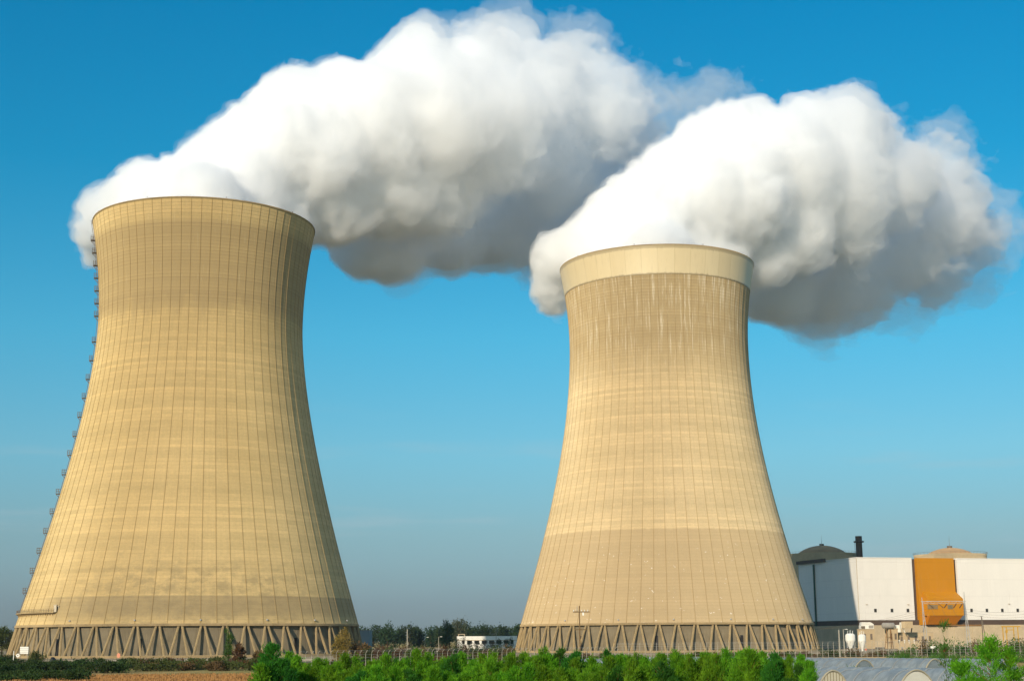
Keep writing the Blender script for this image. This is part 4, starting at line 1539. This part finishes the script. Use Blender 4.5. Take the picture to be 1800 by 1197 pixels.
# transformer with white frame
o = empty('transformer', (at(1583, YE), YE, 0), 'white and grey transformer with a slanted strut and a round fan', 'transformer')
z0 = ZZ(1111, YE)
MB().box(-1.8, 1.6, 0, 3, 0, z0).build('plinth', M_BEIGE, o)
MB().box(-1.7, -.4, .2, 2.6, z0, z0 + 3.4).box(.4, 1.7, .2, 2.6, z0 + 1.8, z0 + 4.6).build('cabinet', M_WPAINT, o)
MB().lathe([(0, 0), (1.15, 0), (1.15, .6), (.3, .75), (0, .75)], n=18).build('fan', M_GREYP, o)
f = o.children[-1]
f.location, f.rotation_euler = (2.3, -.3, z0 + 1.9), (math.pi / 2, 0, 0)
MB().beam((-.3, -.3, z0), (-.2, -.3, z0 + 4.2), .35).beam((.6, -.5, z0 + 3.0), (2.0, -.5, z0 - .3), .3).build('strut', M_WPAINT, o)
# leaning bushings on the long block
for k, px in enumerate((1603, 1624)):
    o = empty('bushing', (at(px, YE + 5), YE + 5, h3), 'dark leaning insulator bushing on the long beige block, ' + ('nearer the transformer' if k == 0 else 'nearer the orange bay'), 'insulator', 'insulator bushings on the long block')
    m = MB()
    m.tube((-.35, 0, 0), (.35, 0, 3.2), .26, .2, 8)
    m.build('body', M_BROWNB, o)
    d = MB()
    for q in range(7):
        c = Vector((-.35, 0, 0)).lerp(Vector((.35, 0, 3.2)), .12 + q * .12)
        d.tube(c, c + Vector((.02, 0, .1)), .4, .4, 8)
    d.build('sheds', M_BROWNB, o)
# low switchgear row
for k, px in enumerate((1580, 1589, 1597, 1606, 1613)):
    o = empty('switchgear', (at(px, 640), 640, 0), 'small pale switchgear unit in the row before the long beige block', 'switchgear', 'switchgear units in the yard')
    MB().box(-.55, .55, -.4, .4, 0, 2.6).build('cabinet', M_BEIGE, o)
    MB().tube((0, 0, 2.6), (0, 0, 3.7), .16, .1, 8).lathe([(.0, 3.7), (.35, 3.8), (.35, 4.0), (0, 4.1)], n=8).build('bushing', M_WPAINT, o)
# two white hopper tanks
for k, (px, py0, s) in enumerate(((1494, 1110, 1.0), (1514.5, 1111.5, .78))):
    Y = 540.0
    o = empty('hopper_tank', (at(px, Y), Y, 0), 'larger white hopper tank with a cone foot left of the beige block' if k == 0 else 'smaller white hopper tank with a cone foot right of the larger one', 'tank')
    zt_ = ZZ(py0, Y)
    r = 1.75 * s
    MB().lathe([(0, zt_ - .4), (r * .7, zt_ - .6), (r, zt_ - 1.1), (r, zt_ - 2.9), (.35, 1.0), (.35, .4), (0, .4)], n=20).build('vessel', M_WPAINT, o, smooth=False)
    m = MB()
    for q in range(4):
        a = .6 + q * math.pi / 2
        m.tube((math.cos(a) * r * .95, math.sin(a) * r * .95, 0), (math.cos(a) * r * .95, math.sin(a) * r * .95, zt_ - 2.6), .09, n=5)
    m.build('legs', M_GALV, o)
    m = MB()
    for q in range(3): m.tube(((q - 1) * r * .5, 0, zt_ - .6), ((q - 1) * r * .5 + .1, 0, zt_ + .5 + .3 * (q % 2)), .08, n=5)
    m.build('vent_pipes', M_WPAINT, o)
# lamp posts in the yard
def lamp_post(px, py_top, Y, label, r=.1, head=True, group=None):
    o = empty('lamp_post', (at(px, Y), Y, 0), label, 'lamp post', group)
    h = P(px, py_top, Y).z
    MB().tube((0, 0, 0), (0, 0, h), r * 1.3, r, 8).build('pole', M_POST, o)
    if head:
        MB().tube((0, 0, h - .05), (.9, 0, h + .12), r * .7, n=6).build('arm', M_POST, o)
        MB().box(.7, 1.5, -.16, .16, h + .02, h + .2).build('lamp_head', M_WPAINT, o)


lamp_post(1474.5, 1106.5, 345, 'slim pale lamp post behind the fence left of the hopper tanks', .13, False)
lamp_post(1482.5, 1106, 520, 'short lamp post with an arm beside the hopper tanks', .12)
lamp_post(716, 1105.5, 520, 'tall pale lighting mast before the distant trees between the towers', .16, False)
lamp_post(872, 1105, 880, 'thin mast rising behind the white flat building', .16, False)
lamp_post(747, 1120, 620, 'small lamp post with a white head left of the poplar', .1)
lamp_post(771, 1119, 620, 'small lamp post with a white head close to the poplar', .1)

# line gantry with A-frame legs, insulator strings and conductors
YG = 560.0
gl, gr = at(1624, YG), at(1699, YG)
gan = empty('line_gantry', ((gl + gr) / 2, YG, 0), 'steel line gantry with A-frame legs before the orange bay', 'gantry')
hw = (gr - gl) / 2
zg, zgL, zgR = ZZ(1057, YG), ZZ(1050, YG), ZZ(1041, YG)
for xx, zz in ((-hw, zgL), (hw, zgR)):
    m = MB()
    m.beam((xx, 0, 0), (xx, 0, zz), .2)
    m.beam((xx + 1.9, 1.5, 0), (xx + .1, 0, zg), .2)
    for k in range(7):
        a = k / 7
        m.beam((xx, 0, zg * a), (xx + 1.9 - 1.8 * (a + .07), 1.5 * (1 - a), zg * (a + .07)), .1)
    m.build('leg', M_GALV, gan)
m = MB()
m.beam((-hw - .5, 0, zg), (hw + .5, 0, zg), .22).beam((-hw, 0, zg - .8), (hw, 0, zg - .8), .1)
for k in range(12): m.beam((-hw + 2 * hw * k / 12, 0, zg - (.8 if k % 2 else 0)), (-hw + 2 * hw * (k + 1) / 12, 0, zg - (0 if k % 2 else .8)), .08)
m.build('crossbeam', M_GALV, gan)
for fx in (-.72, -.25, .18, .62, .9):
    a, b = Vector((fx * hw, 0, zg - .8)), Vector((fx * hw - 1.7 * (1 if fx > 0 else -1), -1.2, zg - 2.6))
    m = MB()
    m.tube(a, b, .07, n=5)
    for k in range(8):
        c = a.lerp(b, .15 + k * .1)
        m.tube(c, c + (b - a).normalized() * .08, .2, .2, 7)
    m.build('insulator_string', M_BROWNB, gan)
m = MB()
def sagged(m, a, b, sag, r=.035, n=10):
    a, b = Vector(a), Vector(b)
    pp = [a.lerp(b, i / n) - Vector((0, 0, sag * 4 * (i / n) * (1 - i / n))) for i in range(n + 1)]
    for p, q in zip(pp[:-1], pp[1:]): m.tube(p, q, r, n=4)
for k, (zz, ex) in enumerate(((-2.6, 1.2), (-3.6, 0), (-4.6, -1.0))):
    sagged(m, (hw - 2 + k * .4, -1, zg + zz), (70, 30, zg + 5 + ex), 5.0)
    sagged(m, (-hw + 2, -1, zg + zz), (-40 - k * 3, 90, zg * .45), 1.5)
    sagged(m, (-hw + 3 + k * 4, -1, zg - 2.6), (-hw + 5 + k * 4, -1.2, zg - 6.0), .6)
m.build('conductors', M_STEEL, gan)
# pipe bridge, leaning post, yellow pipe frame
o = empty('pipe_bridge', (at(1694, 690), 690, 0), 'long rusty pipe bridge running under the brown band right of the orange bay', 'pipe')
xw = at(1726, 690) - at(1694, 690)
zz = ZZ(1099.5, 690)
MB().tube((-xw, 0, zz), (xw, 0, zz), .33, n=8).tube((-xw, .9, zz - .2), (xw, .9, zz - .2), .25, n=8).build('pipes', M_RUST, o)
m = MB()
for k in range(5):
    xx = -xw + 2 * xw * k / 4
    m.beam((xx, .5, 0), (xx, .5, zz - .2), .22)
m.build('trestles', M_BEIGE, o)
o = empty('slanted_post', (at(1727, 600), 600, 0), 'dark post with a slanted stay right of the gantry', 'post')
zz = ZZ(1084, 600)
MB().beam((0, 0, 0), (0, 0, zz), .28).build('upright', M_STEEL, o)
MB().beam((1.5, 0, 0), (.1, 0, zz - .4), .24).build('stay', M_STEEL, o)
MB().box(-.6, .6, -.2, .2, zz, zz + .25).build('cap', M_GALV, o)
o = empty('yellow_pipe_frame', (at(1777, 640), 640, 0), 'yellow pipe frame before the beige base wall at the right edge', 'pipe')
z1 = ZZ(1102, 640)
m = MB().tube((-4, 0, z1), (4.2, 0, z1), .22, n=8)
for xx in (-3.4, -1.9, 1.2, 3): m.tube((xx, 0, z1), (xx, 0, 0), .2, n=8)
m.tube((-1.9, 0, z1 - 1.4), (1.2, 0, z1 - 1.4), .16, n=8)
m.build('pipes', M_YELLOW, o)
MB().box(-2.2, -1.5, -.5, .5, z1 - 2.6, z1 - 1.6).build('valve_box', M_YELLOW, o)
# small signs on the fence
for px, py, w, h_, mt, lab in ((1640, 1137, .55, .24, M_WPAINT, 'small white plate fixed to the security fence'), ):
    q = P(px, py, 337.2)
    o = empty('fence_sign', q, lab, 'sign')
    MB().box(-w, w, -.03, 0, -h_, h_).build('plate', mt, o)
M_RED = plain('red_sign_paint', (.62, .16, .09), .6, .3, .06, 2.0)
for px, lab in ((1522, 'small red marker hanging on the fence below the hopper tanks'), (1756, 'small red marker hanging on the fence at the right edge')):
    q = P(px, 1141, 337.3)
    o = empty('fence_marker', q, lab, 'marker')
    MB().lathe([(0, 0), (.22, 0), (.22, .06), (0, .06)], n=12).build('plate', M_RED, o)
    o.children[0].rotation_euler = (math.pi / 2, 0, 0)

# ------------------------------------------------------------------ utility pole before the right tower
YU = 470.0
xu = at(1019, YU)
o = empty('utility_pole', (xu, YU, 0), 'wooden utility pole with two cross-arms and a white box before the pale tower', 'utility pole')
zu = P(1019, 1064, YU).z
M_POLE = plain('pole_wood', (.20, .13, .06), .9, .15, .15, 1.0)
MB().tube((0, 0, 0), (0, 0, zu), .26, .18, 8).build('pole', M_POLE, o)
z1, z2 = P(1019, 1075, YU).z, P(1019, 1106, YU).z
MB().box(at(1008, YU) - xu, at(1037, YU) - xu, -.3, -.19, z1 - .16, z1 + .16).build('cross_arm', M_POLE, o)
MB().box(at(1010, YU) - xu, at(1032, YU) - xu, -.3, -.19, z2 - .14, z2 + .14).build('cross_arm', M_POLE, o)
MB().box(-.95, -.45, -.4, .1, z1 + .18, z1 + 1.9).build('white_box', M_BASE, o)
for xx in (-1.8, .7, 1.6, 2.6):
    MB().lathe([(.1, 0), (.16, .1), (.1, .25), (.15, .4), (.05, .5), (0, .5)], c=(xx, -.24, z1 + .17), n=8).build('insulator', M_WPAINT, o)
MB().box(.9, 1.4, -.4, -.05, z1 - 1.1, z1 - .2).build('lantern', M_WPAINT, o)

# ------------------------------------------------------------------ buildings between the towers
def low_building():
    Y = 900.0
    x0, x1 = at(803, Y), at(909, Y)
    o = empty('flat_building', ((x0 + x1) / 2, Y, 0), 'long low white flat roofed building beyond the hedge between the towers', 'building')
    w = (x1 - x0) / 2
    zt, zw1, zw0 = P(850, 1117.5, Y).z, P(850, 1124.8, Y).z, P(850, 1131, Y).z
    MB().box(-w, w, 0, 14, zw1, zt).box(-w, w, 0, 14, 0, zw0).box(-w, -w + 3.2, .0, 14, zw0 + .001, zw1 - .001).box(w - 2.2, w, 0, 14, zw0 + .001, zw1 - .001).build('wall', M_WPAINT, o)
    MB().box(-w + 3.3, w - 2.3, 1.0, 1.2, zw0, zw1).build('window_band', M_SHADOWGL, o)
    for k in range(7):
        xx = -w + 3.2 + (2 * w - 5.4) * (k + .5) / 7
        MB().box(xx - .7, xx + .7, .0, .9, zw0 + .002, zw1 - .002).build('pier', M_WPAINT, o)
    MB().box(-w, w, -.12, -.002, zw1 - .16, zw1 + .16).build('sill_line', M_BEIGE, o)
    z2 = P(810, 1113.8, Y).z
    m = MB()
    xa, xb = at(805, Y) - (x0 + x1) / 2, at(817, Y) - (x0 + x1) / 2
    m.box(xa, xa + .5, 2, 5, zt, z2 - .4).box(xb - .5, xb, 2, 5, zt, z2 - .4).box(xa, xb, 2, 5, z2 - .4, z2)
    m.build('roof_frame', M_BASE, o)


low_building()
rg = np.random.RandomState(3)
for k, px in enumerate((803, 815, 826, 838, 851, 866, 879, 890, 898)):
    Y = 780 + rg.uniform(-15, 15)
    column_tree('garden_tree', GX(px, Y), Y, rg.uniform(4.6, 7.4), rg.uniform(3.0, 4.2), [M_DARK, M_BROWN][k in (1, 4, 5)], 400 + k, 600, .5,
                'small dark tree in the row before the white flat building', 'tree', 'small trees before the flat building')
o = empty('grey_shed', (at(632, 720), 720, 0), 'plain grey shed showing past the right foot of the left tower', 'building')
ws = at(649.5, 720) - at(632, 720)
zz = P(640, 1108, 720).z
MB().box(-ws, ws, 0, 14, 0, zz).build('wall', plain('shed_grey_cladding', (.30, .32, .31), .7, .3, .06, .2), o)
MB().box(-ws - .15, ws + .15, -.15, 14, zz + .002, zz + .3).build('roof', M_GREYP, o)
# parked cars glimpsed over the hedge
M_GLASS = plain('car_glass', (.02, .025, .03), .1, .6, .1, 1.0)
M_TYRE = plain('tyre_rubber', (.02, .02, .02), .9, .2, .1, 2.0)
for k, (px, mt, lab) in enumerate(((730, M_WPAINT, 'white parked car at the left of the three beyond the hedge'), (748, M_BASE, 'beige parked car in the middle of the three beyond the hedge'), (768, M_WPAINT, 'white parked car beside the poplar beyond the hedge'))):
    Y = 610.0
    o = empty('parked_car', (at(px, Y), Y, 0), lab, 'car', 'cars parked beyond the hedge', .25 * (k - 1))
    pts = [(-2.1, 0, .3), (2.1, 0, .3), (2.1, 0, .8), (1.3, 0, .95), (-2.0, 0, 1.0), (-2.1, 0, .8)]
    MB().prism([(x, -.85, z) for x, _, z in pts], (0, 1.7, 0)).build('body', mt, o)
    MB().prism([(-1.9, -.75, 1.0), (1.2, -.75, .96), (.5, -.75, 1.5), (-1.5, -.75, 1.52)], (0, 1.5, 0)).build('windows', M_GLASS, o)
    MB().prism([(-1.55, -.72, 1.525), (.55, -.72, 1.505), (.5, -.72, 1.56), (-1.5, -.72, 1.58)], (0, 1.44, 0)).build('roof', mt, o)
    for xx in (-1.3, 1.3):
        for yy in (-.88, .7):
            m = MB().lathe([(0, 0), (.32, 0), (.32, .18), (0, .18)], n=14)
            q = m.build('wheel', M_TYRE, o)
            q.rotation_euler, q.location = (-math.pi / 2, 0, 0), (xx, yy, .32)

# ------------------------------------------------------------------ left foreground: guard rail, signs, wedge
YR = 372.0
x0, x1 = at(108, YR), at(560, YR)
o = empty('guard_rail', (x0, YR, 0), 'pale guard rail along the road at the foot of the left tower', 'guard rail')
L_ = x1 - x0
rl = MB()
rl.prism([(0, -.06, .62), (0, 0, .72), (0, -.06, .82), (0, 0, .92), (0, -.06, 1.0), (0, .03, 1.0), (0, .03, .62)], (L_, 0, 0))
rl.build('rail', M_POST, o)
pm = None
for k in range(int(L_ / 3.2)):
    if pm is None: pm = q = MB().box(-.07, .07, .04, .16, 0, 1.0).build('post', M_POST, o)
    else:
        q = pm.copy()
        COL.objects.link(q)
        q.parent = o
    q.location = (1.0 + k * 3.2, 0, 0)
Y = 362.0
xx = at(44.5, Y)
o = empty('sign_board', (xx, Y, 0), 'white sign board with four grey strips on two posts at the far left', 'sign')
za, zb_ = P(44, 1148.8, Y).z, P(44, 1136, Y).z
hwid = 1.02
m = MB()
for k in range(4):
    d = (zb_ - za) / 4
    m.box(-hwid, hwid, -.06, 0, za + d * k + .03, za + d * (k + 1) - .03)
m.build('board', M_WPAINT, o)
MB().box(-hwid + .05, hwid - .05, .001, .04, za, zb_).build('backing', M_GREYP, o)
for sx in (-.8, .8): MB().tube((sx, .1, 0), (sx, .1, zb_), .06, n=6).build('post', M_POST, o)
xx = at(34, 358)
o = empty('round_sign', (xx, 358, 0), 'round white traffic sign on a short pole below the sign board', 'sign')
z0 = P(34, 1151.5, 358).z
dsc = MB().lathe([(0, 0), (.44, 0), (.44, .05), (0, .05)], n=24).build('disc', M_WPAINT, o)
dsc.location, dsc.rotation_euler = (0, -.06, z0), (math.pi / 2, 0, 0)
c2 = MB().lathe([(0, 0), (.12, 0), (.12, .02), (0, .02)], n=16).build('symbol', M_RUST, dsc)
c2.location = (0, 0, .052)
MB().tube((0, .02, 0), (0, .02, z0 + .2), .05, n=6).build('pole', M_POST, o)
o = empty('white_post', (at(26.5, 360), 360, 0), 'slim white post left of the round traffic sign', 'post')
MB().tube((0, 0, 0), (0, 0, P(26, 1144, 360).z), .1, .1, 8).build('shaft', M_WPAINT, o)
MB().lathe([(.12, 0), (.13, .12), (0, .2)], c=(0, 0, P(26, 1144, 360).z), n=8).build('cap', M_GREYP, o)
o = empty('orange_marker', (at(210.5, 366), 366, 0), 'round orange marker on a short stake at the guard rail', 'sign')
z0 = P(210, 1151.5, 366).z
d2 = MB().lathe([(0, 0), (.5, 0), (.5, .06), (0, .06)], n=20).build('disc', plain('orange_marker_paint', (.75, .30, .17), .6, .3, .05, 2.0), o)
d2.location, d2.rotation_euler, d2.scale = (0, -.08, z0), (math.pi / 2, 0, 0), (.85, 1.15, 1)
MB().tube((0, 0, 0), (0, 0, z0), .05, n=6).build('stake', M_POST, o)
o = empty('concrete_wedge', (at(97, 366), 366, 0), 'dark wedge shaped concrete ramp at the start of the guard rail', 'ramp')
s = at(97, 366) - at(88, 366)
MB().prism([(-s, 0, 0), (s * 1.35, 0, 0), (s * .1, 0, 1.0), (-s * .55, 0, 1.85)], (0, 2.5, 0)).build('ramp_body', plain('dark_concrete', (.06, .062, .06), .9, .2, .15, .8), o)
for k, (px, w) in enumerate(((50, .45), (58, .5), (68, .8), (82, .35))):
    q = at(px, 364)
    rr = np.random.RandomState(50 + k)
    pts = [(w * math.cos(a) * rr.uniform(.7, 1.1), 0, max(0, .35 + .4 * math.sin(a) * rr.uniform(.7, 1.1))) for a in np.linspace(0, 2 * math.pi, 9)[:-1]]
    o = tag(MB().prism(pts, (0, .7, 0)).build('pale_stone', M_BASE, None, loc=(q, 364, 0)), 'pale stone lying at the roadside below the sign board', 'stone', 'stones at the roadside')
for k, (px, w, h_) in enumerate(((8, 6, 2.6), (20, 5, 2.2), (62, 3.5, 3.6), (70, 4.0, 2.8), (-6, 6, 3))):
    bush('roadside_bush', GX(px, 392), 392, w, h_, M_DARK if k < 2 or k == 4 else M_OLIVE, 500 + k, 700, .4,
         'green bush by the road at the left edge below the tower' if k in (0, 1, 4) else 'olive bush behind the sign board', 'shrub', 'bushes by the road')
# trees out of frame at the left whose shade lies on the bank
for k, (x, y, h) in enumerate(((-94, 214, 13), (-88, 196, 12), (-103, 236, 14), (-112, 260, 14), (-80, 174, 12), (-72, 158, 12), (-120, 285, 15))):
    broad_tree('bank_tree', x, y, h, 8.5, M_DARK, 600 + k, 1500, .8, 'dark tree beside the field left of the view', 'tree', 'trees beside the field')

# ------------------------------------------------------------------ air
m_ = bpy.data.materials.new('thin_haze')
m_.use_nodes = True
m_.node_tree.nodes.clear()
_o = m_.node_tree.nodes.new('ShaderNodeOutputMaterial')
_v = m_.node_tree.nodes.new('ShaderNodeVolumePrincipled')
_v.inputs['Color'].default_value = (.60, .82, 1.0, 1)
_v.inputs['Density'].default_value = .00003
m_.node_tree.links.new(_v.outputs[0], _o.inputs['Volume'])
hz = MB().box(-3600, 3600, -400, 6300, -1.0, 330.0).build('haze', m_)
hz['kind'] = 'stuff'
hz['label'] = 'thin pale morning haze that fades the far trees'
